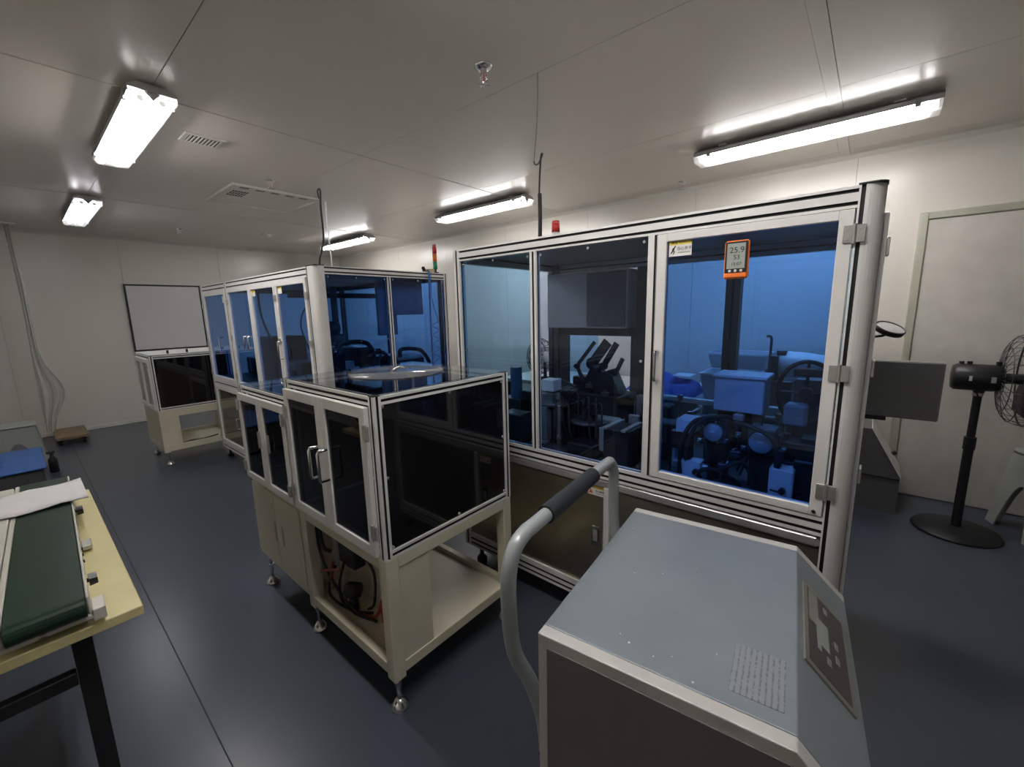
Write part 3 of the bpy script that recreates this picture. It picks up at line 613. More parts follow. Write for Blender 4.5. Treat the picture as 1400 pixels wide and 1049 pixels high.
for a, b, hy in ((3.90, 4.455, 4.05), (3.385, 3.895, 3.96), (2.87, 3.38, 3.375)):
    dd = framed_door(c1, 'x', XA - .004, .03, a, b, .862, 1.736, .034, M['gtint2'])
    z0 = 1.225
    if hy != 3.375: MB().tube([(XA - .004, hy, z0), (XA - .035, hy, z0), (XA - .035, hy, z0 + .10), (XA - .004, hy, z0 + .10)], .006, 8, smooth=1).build('handle', M['chrome'], dd)
    else: MB().tube([(XA - .004, 3.355, 1.17), (XA - .035, 3.355, 1.17), (XA - .035, 3.355, 1.30), (XA - .004, 3.355, 1.30)], .006, 8, smooth=1).build('handle', M['chrome'], dd)
    hy2 = b if hy == 4.05 else a
    for z in (1.62, 1.30, .95): B(XA - .010, XA - .0045, hy2 - .022, hy2 + .022, z - .022, z + .022).build('hinge', M['zinc'], c1)
    if hy != 4.05:
        lb = B(XA + .0065, XA + .008, b - .10, b - .038, 1.65, 1.70).build('warning_label', M['paper'], dd)
        B(XA + .0055, XA + .0065, b - .10, b - .038, 1.682, 1.70).build('label_header', M['yellow'], lb)
dd = framed_door(c1, 'x', XA - .004, .03, 4.510, 5.197, .862, 1.736, .04, M['gtint2'])
MB().tube([(XA - .004, 4.70, 1.16), (XA - .04, 4.70, 1.16)], .005, 6, smooth=1).tube([(XA - .004, 4.70, 1.30), (XA - .04, 4.70, 1.30)], .005, 6, smooth=1).tube([(XA - .04, 4.70, 1.15), (XA - .04, 4.70, 1.31)], .005, 6, smooth=1).build('handle', M['chrome'], dd)
B(XA + .0065, XA + .008, 4.56, 4.62, 1.62, 1.68).build('warning_label', M['paper'], dd)
d2 = framed_door(c1, 'x', XA - .004, .03, 4.510, 5.197, .18, .798, .04, M['gcool'])
dhandle(d2, XA - .004, 4.57, .42, .52, .025)
for z in (1.60, 1.22, .93, .72, .25): B(XA - .010, XA - .0045, 5.175, 5.22, z - .022, z + .022).build('hinge', M['zinc'], c1)
B(XA + .01, XA + .014, 2.85, 4.467, .175, .80).build('lower_panel', M['steel'], c1)
# glass end facing the camera
extr('top_rail', c1, 'x', XA + .06, XC - .035, YA, YA + .04, 1.748, 1.803, (.3, .72), (.5,)) if False else None
extr('end_top_rail', c1, 'x', XA + .06, XC - .03, YA, YA + .04, 1.752, 1.803, (.5,), (.25, .78))
extr('end_middle_rail', c1, 'x', XA + .06, XC - .03, YA, YA + .04, .80, .86, (.5,), (.5,))
extr('end_bottom_rail', c1, 'x', XA + .06, XC - .03, YA, YA + .04, .12, .175, (.5,), (.5,))
extr('end_post', c1, 'z', .12, 1.803, XC - .03, XC, YA, YA + .04)
extr('end_post', c1, 'z', .86, 1.752, 1.820, 1.848, YA, YA + .03)
B(XA + .06, 1.820, YA + .012, YA + .016, .86, 1.752).build('end_pane', M['gtint2'], c1)
B(1.848, XC - .03, YA + .012, YA + .016, .86, 1.752).build('end_pane', M['gtint2'], c1)
for x in (1.38, 1.58, 1.80, 1.87, 2.10, 2.34):
    for z in (1.735, 1.30): MB().cyl((x, YA + .006, z), (x, YA + .012, z), .006, n=8).build('screw', M['chrome'], c1)
B(XA + .06, XC - .03, YA + .012, YA + .016, .175, .80).build('lower_panel', M['steel'], c1)
# rear, far end, roof, deck
for y in (YA, 3.55, 4.40, YC - .04): extr('rear_post', c1, 'z', .12, 1.803, XC - .04, XC, y + (.04 if y == YA else 0), y + (.08 if y == YA else .04), m=M['darkm'])
for z0, z1 in ((1.74, 1.80), (.80, .86), (.12, .175)):
    for a, b in ((YA + .08, 3.55), (3.59, 4.40), (4.44, YC - .04)): extr('rear_rail', c1, 'y', a, b, XC - .04, XC, z0, z1, m=M['darkm'])
    extr('far_end_rail', c1, 'x', XA + .04, XC - .04, YC - .04, YC, z0, z1, m=M['darkm'])
for a, b in ((YA + .08, 3.55), (3.59, 4.40), (4.44, YC - .04)): B(XC - .022, XC - .018, a, b, .86, 1.74).build('rear_pane', M['gtint'], c1)
B(XC - .022, XC - .018, YA + .08, YC - .04, .175, .80).build('lower_panel', M['steel'], c1)
B(XA + .04, XC - .04, YC - .022, YC - .018, .86, 1.74).build('far_end_pane', M['gtint'], c1)
B(XA + .04, XC - .04, YC - .022, YC - .018, .175, .80).build('lower_panel', M['steel'], c1)
B(XA + .03, XC - .03, YA + .03, YC - .03, 1.785, 1.797).build('roof_panel', M['top'], c1)
B(XA + .045, XC - .045, YA + .045, YC - .045, .862, .885).build('deck', M['darkm'], c1)
for x in (XA + .05, XC - .05):
    for y in (YA + .06, 4.0, 4.49, YC - .05): MB().cyl((x, y, .03), (x, y, .12), .012, n=10).lathe([(0, 0), (.03, 0), (.03, .02), (.012, .035), (0, .035)], (x, y, 0)).build('foot', M['blackm'], c1)
A = lambda nm, mb, mt: mb.build(nm, mt, c1)
A('drive_housing', MB().box(1.50, 1.84, 2.97, 3.30, .885, 1.235, ch=.02), M['blackp'])
hs = A('drive_housing', MB().box(1.93, 2.24, 2.86, 3.10, .885, 1.145, ch=.03), M['blackp'])
A('dark_bank', MB().box(1.42, 2.28, 3.36, 3.48, .885, 1.12, ch=.01), M['blackp'])
A('drive_housing', MB().box(1.38, 1.46, 2.84, 3.1, .885, 1.12, ch=.01), M['blackp'])
A('cable_loop', MB().tube([(1.52, 2.95, 1.20), (1.54, 2.95, 1.27), (1.66, 2.95, 1.285), (1.76, 2.95, 1.26), (1.80, 2.95, 1.17), (1.80, 2.95, 1.02)], .017, 8), M['rubber'])
A('cable_loop', MB().tube([(1.72, 2.90, 1.16), (1.80, 2.90, 1.20), (1.88, 2.90, 1.17), (1.90, 2.90, 1.05)], .013, 8), M['rubber'])
A('cable_loop', MB().tube([(1.98, 2.86, 1.14), (1.99, 2.86, 1.20), (2.10, 2.86, 1.20), (2.20, 2.86, 1.17), (2.27, 2.86, 1.07), (2.27, 2.86, 1.0)], .017, 8), M['rubber'])
A('grey_side_box', MB().box(1.93, 2.27, 2.90, 2.95, 1.475, 1.735, ch=.004), M['monitor'])
A('grey_side_box', MB().box(1.85, 2.02, 2.92, 2.95, 1.32, 1.735, ch=.004), M['monitor'])
A('inner_column', MB().box(1.54, 1.57, 3.2, 3.23, .885, 1.785), M['darkm'])
A('inner_column', MB().box(1.70, 1.76, 3.6, 3.66, .885, 1.785), M['darkm'])
A('inner_beam', MB().box(1.36, 2.34, 3.3, 3.34, 1.62, 1.66), M['darkm'])
A('mast', MB().cyl((1.62, 3.15, .885), (1.62, 3.15, 1.70), .025, n=12).box(1.58, 1.66, 3.1, 3.2, 1.25, 1.34, ch=.01), M['darkm'])
A('mast_head', MB().lathe([(0, -.03), (.05, -.03), (.055, 0), (.05, .03), (0, .03)], (1.60, 3.15, 1.39), (1, 0, 0)), M['darkm'])
A('white_controller', MB().box(1.60, 1.66, 2.93, 2.949, 1.06, 1.10, ch=.002), M['lightblue'])
A('white_controller', MB().box(1.38, 1.43, 3.0, 3.05, 1.16, 1.22, ch=.004), M['lightblue'])
A('white_controller', MB().box(1.46, 1.49, 3.0, 3.05, 1.16, 1.22, ch=.004), M['lightblue'])
A('black_box', MB().box(1.5, 1.8, 4.10, 4.42, .885, 1.30, ch=.01), M['blackp'])
A('dark_cabinet', MB().box(1.6, 2.1, 4.45, 5.15, .885, 1.06, ch=.01), M['black'])
A('dark_cabinet', MB().box(1.5, 2.1, 3.5, 4.05, .885, 1.08, ch=.01), M['darkm'])
A('hanging_cable', MB().tube([(1.5, 4.3, 1.78), (1.48, 4.25, 1.6), (1.46, 4.15, 1.45), (1.5, 4.12, 1.28)], .009, 6), M['rubber'])
A('hanging_cable', MB().tube([(1.55, 3.1, 1.70), (1.45, 3.25, 1.55), (1.42, 3.3, 1.40), (1.5, 3.32, 1.15)], .006, 6), M['rubber'])
for k in range(30):
    x = rnd.uniform(1.42, 2.25); y = rnd.uniform(2.82, 4.3); hgt = rnd.uniform(.05, .28); c = rnd.random(); z = .885
    mt = rnd.choice([M['blackm'], M['darkm'], M['blackm'], M['alu_dim']])
    if c < .5: A('bracket', MB().box(x, x + rnd.uniform(.02, .06), y, y + rnd.uniform(.02, .07), z, z + hgt, ch=.002).box(x - .01, x + .06, y - .01, y + .07, z, z + .01), mt)
    else: A('pneumatic_cylinder', MB().cyl((x, y, z + hgt), (x + rnd.uniform(.05, .12), y, z + hgt), rnd.uniform(.01, .02), n=10).box(x, x + .02, y - .012, y + .012, z, z + hgt), mt)
# on the roof of the tall cabinet
tower('signal_tower', 'stacked red, orange and green signal tower on the tall cabinet', 2.30, 2.752, 1.8035, ['green', 'amber', 'red'], .062, .017, .03)
t = thing('valve_block', 'brass air valve block on the roof corner of the tall cabinet', 'valve', (2.27, 2.70, 1.804))
MB().box(2.19, 2.27, 2.725, 2.745, 1.8035, 1.832, ch=.003).cyl((2.17, 2.735, 1.828), (2.19, 2.735, 1.82), .012).build('body', mat('brass', (0.42, 0.33, 0.18), 0.35, 0.9), t)
MB().cyl((2.17, 2.735, 1.82), (2.15, 2.72, 1.835), .014, n=8).build('knob', M['blackm'], t)
tag(MB().tube([(2.20, 2.724, 1.818), (2.19, 2.700, 1.80), (2.187, 2.702, 1.70), (2.183, 2.704, 1.40), (2.18, 2.70, 1.15), (2.17, 2.702, 1.02)], .0075, 8).build('air_hose', M['hose']), 'straight blue air hose hanging down the glass end of the tall cabinet', 'hose')
pts = []
for k in range(61):
    a = k / 60 * 2 * math.pi * 4.5; pts.append((2.225 + .032 * math.cos(a), 2.698 + .008 * math.sin(a), 1.42 - k / 60 * .34))
tag(MB().tube([(2.21, 2.70, 1.80), (2.20, 2.70, 1.6)] + pts, .0035, 6, smooth=2).build('coiled_hose', M['hose']), 'thin blue coiled air hose on the glass end of the tall cabinet', 'hose')
tag(MB().tube([(2.151, 4.278, 2.598), (1.95, 3.9, 2.58), (1.62, 3.2, 2.40), (1.46, 2.9, 2.2), (1.45, 2.88, 2.0), (1.40, 2.86, 1.86), (1.39, 2.85, 1.80)], .0065, 8).build('power_cable', M['rubber']), 'black cable dropping from the ceiling to the corner of the tall cabinet', 'cable')
tag(MB().tube([(1.515, 2.93, 2.25), (1.503, 2.91, 2.15), (1.50, 2.90, 2.0), (1.505, 2.90, 1.803)], .0045, 8).build('white_cable', M['white']), 'white cable beside the black one above the tall cabinet', 'cable')

# ================================================================== NEAR CREAM CABINETS
X0, X1 = .7244, 1.3965
def extbox(t, x0, x1, y0, y1, zb, zt):
    """profile frame cube"""
    k = .03
    for (a, b) in ((x0, y0), (x1 - k, y0), (x0, y1 - k), (x1 - k, y1 - k)): extr('post', t, 'z', zb, zt, a, a + k, b, b + k, m=M['alu_dim'] if False else M['alu'])
    for z0 in (zb, zt - k):
        for y in (y0, y1 - k): extr('rail', t, 'x', x0 + k, x1 - k, y, y + k, z0, z0 + k)
        for x in (x0, x1 - k): extr('rail', t, 'y', y0 + k, y1 - k, x, x + k, z0, z0 + k)
    for (a, b) in ((x0, y0), (x1 - k, y0)): B(a + .001, a + k - .001, b + .001, b + k - .001, zt + .0001, zt + .003).build('post_cap', M['slot'], t)
s1 = thing('rotary_feeder_cabinet', 'near cabinet with black side, clear lid and open cream base', 'cabinet', (1.06, 1.56, 0))
y0, y1, zb, zt, zf = 1.2153, 1.9022, .6328, 1.2206, .1377
extbox(s1, X0, X1, y0, y1, zb, zt)
sp_ = B(X0 + .03, X1 - .03, y0 + .006, y0 + .011, zb + .03, zt - .03).build('black_side_panel', M['black'], s1)
for x, z in ((.762, 1.182), (1.06, 1.182), (1.360, 1.182), (.762, .93), (.762, .672), (1.08, .672), (1.360, .672), (1.360, .93)):
    MB().lathe([(0, -.004), (.006, -.003), (.007, 0)], (x, y0 + .006, z), (0, 1, 0), 10).build('screw', M['chrome'], sp_)
B(X1 - .011, X1 - .006, y0 + .03, y1 - .03, zb + .03, zt - .03).build('black_side_panel', M['black'], s1)
B(X0 + .03, X1 - .03, y1 - .011, y1 - .006, zb + .03, zt - .03).build('black_side_panel', M['black'], s1)
B(X0 + .03, X1 - .03, y0 + .03, y1 - .03, zb + .004, zb + .012).build('tray', M['blackm'], s1)
ym = 1.567
dA = framed_door(s1, 'x', X0 - .018, .0175, ym + .002, y1 - .012, zb + .012, zt - .035, .038, M['gdark'], sz=.040)
dB = framed_door(s1, 'x', X0 - .018, .0175, y0 + .030, ym - .002, zb + .012, zt - .035, .038, M['gdark'], sz=.040)
for dd, y in ((dA, 1.605), (dB, 1.535)):
    MB().tube([(X0 - .018, y, .985), (X0 - .052, y, .985), (X0 - .055, y, .975), (X0 - .055, y, .875), (X0 - .052, y, .865), (X0 - .018, y, .865)], .0065, 10, smooth=1).build('handle', M['chrome'], dd)
for y, z in ((1.240, 1.10), (1.240, .745), (1.882, 1.085), (1.882, .735)): hinge(s1, X0 - .018, y, z, .036, .052, .005)
lid = B(X0 + .004, X1 - .004, y0 + .004, y1 - .004, zt + .0035, zt + .0085).build('clear_lid', M['gtop'], s1)
dcx, dcy = 1.085, 1.600
MB().lathe([(0, 0), (.205, 0), (.205, .005), (0, .005)], (dcx, dcy, zt + .009), n=56).build('lid_disc', M['frost'], lid)
MB().cyl((dcx - .01, dcy + .01, zt + .014), (dcx - .01, dcy + .01, zt + .022), .014).tube([(dcx - .01, dcy + .01, zt + .020), (dcx + .005, dcy - .02, zt + .034), (dcx + .015, dcy - .045, zt + .030)], .006, 8).build('lid_lever', M['chrome'], lid)
MB().lathe([(0, 0), (.17, 0), (.19, .06), (.185, .06), (.165, .006), (0, .006)], (dcx, dcy, .92), n=40).build('feeder_bowl', M['alu_dim'], s1)
MB().cyl((dcx, dcy, zb + .012), (dcx, dcy, .92), .09, n=24).build('bowl_drive', M['darkm'], s1)
MB().cyl((dcx - .01, dcy + .01, .93), (dcx - .01, dcy + .01, zt), .012).build('spindle', M['chrome'], s1)
# cream base
k = .05
fr = MB()
for (a, b) in ((X0, y0), (X1 - k, y0), (X0, y1 - k), (X1 - k, y1 - k)): fr.box(a, a + k, b, b + k, zf, zb - .001, ch=.003)
for z in (zf + .02, zb - .046):
    zz = z + .045
    fr.box(X0 + k, X1 - k, y0, y0 + .03, z, zz, ch=.002).box(X0 + k, X1 - k, y1 - .03, y1, z, zz, ch=.002)
    fr.box(X0, X0 + .03, y0 + k, y1 - k, z, zz, ch=.002).box(X1 - .03, X1, y0 + k, y1 - k, z, zz, ch=.002)
fr.build('base_frame', M['cream'], s1)
B(X0 + .02, X1 - .02, y0 + .02, y1 - .02, zf + .030, zf + .038).build('shelf', M['cream'], s1)
fp = B(X0 + k + .001, X0 + .185, y0 + .004, y0 + .008, zf + .064, zb - .047).build('front_panel', M['cream'], s1)
B(X0 + .185, X0 + .188, y0 + .004, y1 - .05, zf + .04, zb - .047).build('inner_panel', M['cream'], s1)
for (a, b) in ((X0 + .03, y0 + .03), (X1 - .03, y0 + .03), (X0 + .03, y1 - .01), (X1 - .03, y1 - .03)): level_foot(s1, a, b, zf + .01)
# contents of the base
tt = thing('black_power_supply', 'black power supply box hanging in the open cream base', 'box', (.83, 1.67, .37))
MB().box(.803, .86, 1.60, 1.735, .395, .585, ch=.006).build('case', M['blackp'], tt)
MB().box(.800, .803, 1.736, 1.775, .37, .585).build('side_plate', M['gbox'], tt)
B(.815, .845, 1.66, 1.70, .380, .3945).build('plug', M['blackp'], tt)
tt = thing('small_black_pump', 'round black pump motor lying among the cables in the cream base', 'pump', (.82, 1.64, .18))
MB().lathe([(0, -.035), (.030, -.034), (.040, -.02), (.042, .02), (.030, .034), (0, .035)], (.815, 1.655, .275), (.5, .3, .8)).build('body', M['blackp'], tt)
MB().box(.80, .83, 1.63, 1.68, .1765, .235, ch=.008).build('base', M['blackp'], tt)
def cable(pts, r, mt, nm, lb): return tag(MB().tube(pts, r, 7).build(nm, M[mt]), lb, 'cable')
cable([(.765, 1.845, .565), (.765, 1.845, .50), (.765, 1.835, .43), (.765, 1.763, .336), (.780, 1.68, .25), (.80, 1.60, .20), (.83, 1.50, .186)], .006, 'rubber', 'black_cable', 'long black cable curving down the left of the open cream base')
cable([(.775, 1.835, .56), (.770, 1.82, .49), (.765, 1.78, .455), (.785, 1.76, .44)], .008, 'rubber', 'black_cable', 'short thick black cable leading to the power supply in the cream base')
cable([(.775, 1.714, .39), (.778, 1.79, .29), (.775, 1.80, .215), (.785, 1.72, .19), (.81, 1.62, .187), (.85, 1.56, .187)], .006, 'rubber', 'black_cable', 'black cable making a loop left of the pump in the cream base')
cable([(.83, 1.64, .378), (.84, 1.60, .44), (.835, 1.56, .46), (.84, 1.515, .42), (.84, 1.505, .35), (.845, 1.54, .24), (.85, 1.60, .187)], .006, 'rubber', 'black_cable', 'round loop of black cable behind the pump in the cream base')
cable([(.788, 1.66, .42), (.780, 1.705, .30), (.785, 1.70, .215), (.80, 1.62, .186), (.82, 1.54, .184)], .006, 'rubber', 'black_cable', 'black cable hanging beside the pump in the cream base')
cable([(.760, 1.829, .325), (.760, 1.727, .375), (.762, 1.64, .41)], .0065, 'brown', 'red_cable', 'red-brown cable lying across the black cables in the cream base')
cable([(.768, 1.714, .413), (.770, 1.745, .36), (.768, 1.752, .30)], .008, 'brown', 'red_cable', 'upright red-brown cable among the black cables in the cream base')
cable([(.811, 1.585, .189), (.835, 1.53, .190), (.842, 1.49, .24), (.846, 1.475, .285), (.842, 1.468, .25), (.840, 1.46, .20)], .008, 'redc', 'red_cable', 'bright red cable on the shelf at the front of the cream base')

s2 = thing('rotary_feeder_cabinet', 'lower cabinet with two dark panes over two closed cream doors, left of the open-base one', 'cabinet', (1.06, 2.2, 0))
ya, yb, z2 = 1.906, 2.4999, 1.1373
extbox(s2, X0, X1, ya, yb, zb, z2)
B(X1 - .011, X1 - .006, ya + .03, yb - .03, zb + .03, z2 - .03).build('black_side_panel', M['black'], s2)
B(X0 + .03, X1 - .03, yb - .011, yb - .006, zb + .03, z2 - .03).build('black_side_panel', M['black'], s2)
B(X0 + .03, X1 - .03, ya + .03, yb - .03, zb + .004, zb + .012).build('tray', M['blackm'], s2)
dA = framed_door(s2, 'x', X0 - .018, .0175, 2.205, yb - .01, zb + .012, z2 - .035, .034, M['gdark'], sz=.036)
dB = framed_door(s2, 'x', X0 - .018, .0175, ya + .01, 2.201, zb + .012, z2 - .035, .034, M['gdark'], sz=.036)
for dd, y in ((dA, 2.226), (dB, 2.115)): MB().box(X0 - .024, X0 - .0185, y - .009, y + .009, .850, .938, ch=.002).box(X0 - .027, X0 - .024, y + .003, y + .009, .855, .933).build('handle', M['zinc'], dd)
for y, z in ((1.930, 1.04), (1.930, .71), (yb - .012, 1.04), (yb - .012, .71)): hinge(s2, X0 - .018, y, z, .034, .05, .005)
lid = B(X0 + .004, X1 - .004, ya + .004, yb - .004, z2 + .0035, z2 + .0085).build('clear_lid', M['gtop'], s2)
MB().lathe([(0, 0), (.05, 0), (.05, .045), (.046, .045), (.046, .006), (0, .006)], (.812, 1.965, z2 + .009), n=28).build('lid_tray', M['white'], lid)
MB().lathe([(0, 0), (.17, 0), (.19, .06), (.165, .006), (0, .006)], (1.06, 2.2, .88), n=40).build('feeder_bowl', M['alu_dim'], s2)
MB().cyl((1.06, 2.2, zb + .012), (1.06, 2.2, .88), .09, n=24).build('bowl_drive', M['darkm'], s2)
cb = MB().box(X0 + .004, X1, ya, yb, zf + .05, zb - .001, ch=.003).box(X0 + .03, X1 - .03, ya + .03, yb - .03, zf, zf + .05)
cb.build('cream_body', M['cream'], s2)
for a, b, hy in ((2.204, yb - .012, 2.217), (ya + .012, 2.200, 2.127)):
    dd = MB().box(X0 - .004, X0 + .0035, a, b, zf + .075, zb - .02, ch=.002).build('cream_door', M['cream'], s2)
    MB().box(X0 - .007, X0 - .0045, hy - .010, hy + .010, .358, .462, ch=.001).build('recessed_handle', M['alu_dim'], dd)
for (a, b) in ((X1 - .03, ya + .04), (X0 + .03, yb - .04), (X1 - .03, yb - .04)): level_foot(s2, a, b, zf + .01, .03)

# far cream cabinet
fx0, fx1, fy0, fy1, fb, ft = .823, 1.50, 5.3526, 6.05, .574, 1.1276
s3 = thing('rotary_feeder_cabinet', 'far cabinet with black front and cream open base below the whiteboard', 'cabinet', (1.16, 5.7, 0))
extbox(s3, fx0, fx1, fy0, fy1, fb, ft)
B(fx0 + .03, fx1 - .03, fy0 + .006, fy0 + .011, fb + .03, ft - .03).build('black_side_panel', M['black'], s3)
B(fx0 + .03, fx1 - .03, fy1 - .011, fy1 - .006, fb + .03, ft - .03).build('black_side_panel', M['black'], s3)
B(fx1 - .011, fx1 - .006, fy0 + .03, fy1 - .03, fb + .03, ft - .03).build('black_side_panel', M['black'], s3)
fy = (fy0 + fy1) / 2
framed_door(s3, 'x', fx0 - .018, .0175, fy0 + .02, fy - .002, fb + .01, ft - .03, .04, M['gcool'])
framed_door(s3, 'x', fx0 - .018, .0175, fy + .002, fy1 - .02, fb + .01, ft - .03, .04, M['gcool'])
for y, z in ((fy0 + .02, 1.03), (fy0 + .02, .68)): hinge(s3, fx0 - .018, y, z, .034, .05, .005)
ld = MB().box(fx0 + .004, fx1 - .004, fy0 + .004, fy1 - .004, ft + .0035, ft + .012, ch=.002).build('lid', M['white'], s3)
for x in (.985, 1.145): MB().box(x - .008, x + .008, fy0 + .05, fy0 + .075, ft + .012, ft + .045, ch=.003).build('handle_foot', M['blackp'], ld)
MB().box(.975, 1.155, fy0 + .055, fy0 + .07, ft + .045, ft + .052, ch=.002).build('handle_bar', M['alu'], ld)
fr = MB()
for (a, b) in ((fx0, fy0), (fx1 - k, fy0), (fx0, fy1 - k), (fx1 - k, fy1 - k)): fr.box(a, a + k, b, b + k, zf, fb - .001, ch=.003)
for z0, z1 in ((zf + .01, zf + .07), (fb - .075, fb - .003)):
    fr.box(fx0 + k, fx1 - k, fy0, fy0 + .03, z0, z1, ch=.002).box(fx0 + k, fx1 - k, fy1 - .03, fy1, z0, z1, ch=.002)
    fr.box(fx0, fx0 + .03, fy0 + k, fy1 - k, z0, z1, ch=.002).box(fx1 - .03, fx1, fy0 + k, fy1 - k, z0, z1, ch=.002)
fr.build('base_frame', M['cream'], s3)
B(fx0 + .02, fx1 - .02, fy0 + .02, fy1 - .02, zf + .02, zf + .03).build('shelf', M['cream'], s3)
B(fx0 + k + .001, fx0 + .16, fy0 + .006, fy0 + .010, zf + .071, fb - .076).build('front_panel', M['cream'], s3)
B(fx0 + .002, fx0 + .006, fy0 + k + .001, fy1 - k - .001, zf + .071, fb - .076).build('side_panel', M['cream'], s3)
for (a, b) in ((fx0 + .04, fy0 + .04), (fx1 - .04, fy0 + .04), (fx0 + .04, fy1 - .04), (fx1 - .04, fy1 - .04)): level_foot(s3, a, b, zf + .01)
cable([(1.0, 5.50, .1755), (1.1, 5.55, .1755), (1.2, 5.52, .176), (1.35, 5.58, .1755)], .007, 'rubber', 'black_cable', 'dark cable lying on the shelf of the far cream cabinet')

# whiteboard on the far wall
t = thing('whiteboard', 'large whiteboard in a black frame on the far wall', 'whiteboard', (1.54, YF, 1.5))
a0, a1, b0, b1 = 1.097, 1.995, 1.028, 1.981
B(a0 + .015, a1 - .015, YF - .018, YF - .004, b0 + .015, b1 - .015).build('board', M['wboard'], t)
for bx in ((a0, a0 + .022, b0, b1), (a1 - .022, a1, b0, b1), (a0 + .022, a1 - .022, b0, b0 + .022), (a0 + .022, a1 - .022, b1 - .022, b1)):
    MB().box(bx[0], bx[1], YF - .026, YF - .001, bx[2], bx[3], ch=.003).build('frame_bar', M['blackp'], t)

# ================================================================== LEFT: TABLE WITH CONVEYOR
t = thing('work_table', 'pale yellow table with black folding legs at the lower left', 'table', (-.45, 2.0, 0))
tz = .75; tx1 = .118; tx0 = -1.08; ty0 = 1.392; ty1 = 2.59
MB().box(tx0, tx1, ty0, ty1, tz - .026, tz, ch=.002).build('tabletop', M['wood'], t)
for x in (-.94, .0):
    for y in (ty0 + .06, ty1 - .06):
        MB().box(x - .019, x + .019, y - .016, y + .016, 0.004, tz - .0265, ch=.002).build('leg', M['blackm'], t)
for y in (ty0 + .06, ty1 - .06): MB().box(-.92, -.02, y - .014, y + .014, .585, .62, ch=.002).build('crossbar', M['blackm'], t)
for x in (-.94, .0): MB().box(x - .015, x + .015, ty0 + .08, ty1 - .08, .66, .72, ch=.002).build('apron', M['blackm'], t)
t = thing('belt_conveyor', 'small green belt conveyor on the pale table', 'conveyor', (-.03, 2.0, tz))
bx0, bx1, by0, by1, bz = -.111, .018, 1.368, 2.60, .832
r = .026
pr = [(by0 + r - r * math.sin(a), bz - r + r * math.cos(a)) for a in [math.pi * i / 10 for i in range(11)]]
po = pr + [(by1 - r + r * math.sin(a), bz - r - r * math.cos(a)) for a in [math.pi * i / 10 for i in range(11)]]
def shear(mb, f):   # the conveyor is turned slightly on the table
    mb.v = [(x + f * (y - 1.355), y, z) for x, y, z in mb.v]; return mb
SH = .034
shear(MB().prism(po, bx0, bx1, 'x'), SH).build('belt', M['belt'], t)
for x, tk in ((bx0 - .014, .012), (bx1 + .0015, .006)):
    shear(MB().box(x, x + tk, by0 + .02, by1 - .02, bz - .05, bz - .001, ch=.002), SH).build('side_rail', M['trim'], t)
shear(MB().box(bx0 - .06, bx0 - .016, by0 + .10, by1 - .05, bz - .05, bz + .004, ch=.003), SH).build('guide_rail', M['trim'], t)
shear(MB().box(bx0 - .01, bx1 + .008, by0 + .015, by0 + .035, bz - .060, bz - .048, ch=.002), SH).build('end_plate', M['trim'], t)
eb = shear(MB().box(bx1 + .0085, bx1 + .032, by0 + .012, by0 + .075, bz - .068, bz - .036, ch=.002), SH).build('end_block', M['trim'], t)
for y, z in ((1.515, bz - .018), (2.13, bz - .02), (2.45, bz - .01)):
    kx = bx1 + .008 + SH * (y - 1.355)
    kn = MB().cyl((kx, y, z), (kx + .006, y, z), .006, n=8).cyl((kx + .004, y, z), (kx + .020, y, z), .017, .015, n=10, sm=False).build('knob', M['blackp'], t)
sw = shear(MB().box(bx1 + .0085, bx1 + .032, 1.87, 1.93, bz - .075, bz - .060, ch=.002), SH).build('switch_plate', M['zinc'], t)
for y in (1.68, 1.73, 1.78): MB().cyl((bx1 + .0075 + SH * (y - 1.355), y, bz - .03), (bx1 + .0105 + SH * (y - 1.355), y, bz - .03), .005, n=8).build('bolt', M['blackm'], t)
for x in (bx0, bx1 - .02):
    for y in (1.45, 2.5): MB().cyl((x + .012, y, tz), (x + .012, y, bz - .052), .014, n=12).build('rubber_foot', M['rubber'], t)
em = MB().lathe([(0, 0), (.009, 0), (.010, .005), (.007, .009), (0, .010)], (-.056, by0 + .022, bz - .044), (0, -1, .5)).build('stop_button', M['red'], t)
MB().lathe([(0, -.006), (.016, -.006), (.016, .001), (0, .001)], (-.056, by0 + .022, bz - .044), (0, -1, .5)).build('button_collar', M['blackp'], t)
mb = MB(); nx, ny = 12, 6       # cloth over the belt's far end
vs = []
for j in range(ny + 1):
    for i in range(nx + 1):
        u = i / nx; v = j / ny; x = -.33 + .425 * u; y = 2.175 + .275 * v - .04 * (1 - u)
        z = bz + .007 + .004 * math.sin(u * 17 + v * 3) + (.012 * max(0, .4 - u))
        vs.append((x, y, max(z, bz + .005)))
mb.add(vs, [(j * (nx + 1) + i, j * (nx + 1) + i + 1, (j + 1) * (nx + 1) + i + 1, (j + 1) * (nx + 1) + i) for j in range(ny) for i in range(nx)], 0, True)
o = tag(mb.build('cloth', M['cloth']), 'white folded cloth laid over the far end of the green belt', 'cloth')
sm = o.modifiers.new('thick', 'SOLIDIFY'); sm.thickness = .004; sm.offset = 1
t = thing('clamp', 'small black bench clamp beside the green belt at the frame edge', 'clamp', (-.19, 1.95, tz))
MB().box(-.235, -.19, 1.93, 2.03, tz, tz + .05, ch=.004).build('body', M['zinc'], t)
MB().cyl((-.2, 1.97, tz + .05), (-.2, 1.97, tz + .10), .014).cyl((-.235, 1.97, tz + .09), (-.165, 1.97, tz + .09), .006).build('screw', M['blackp'], t)

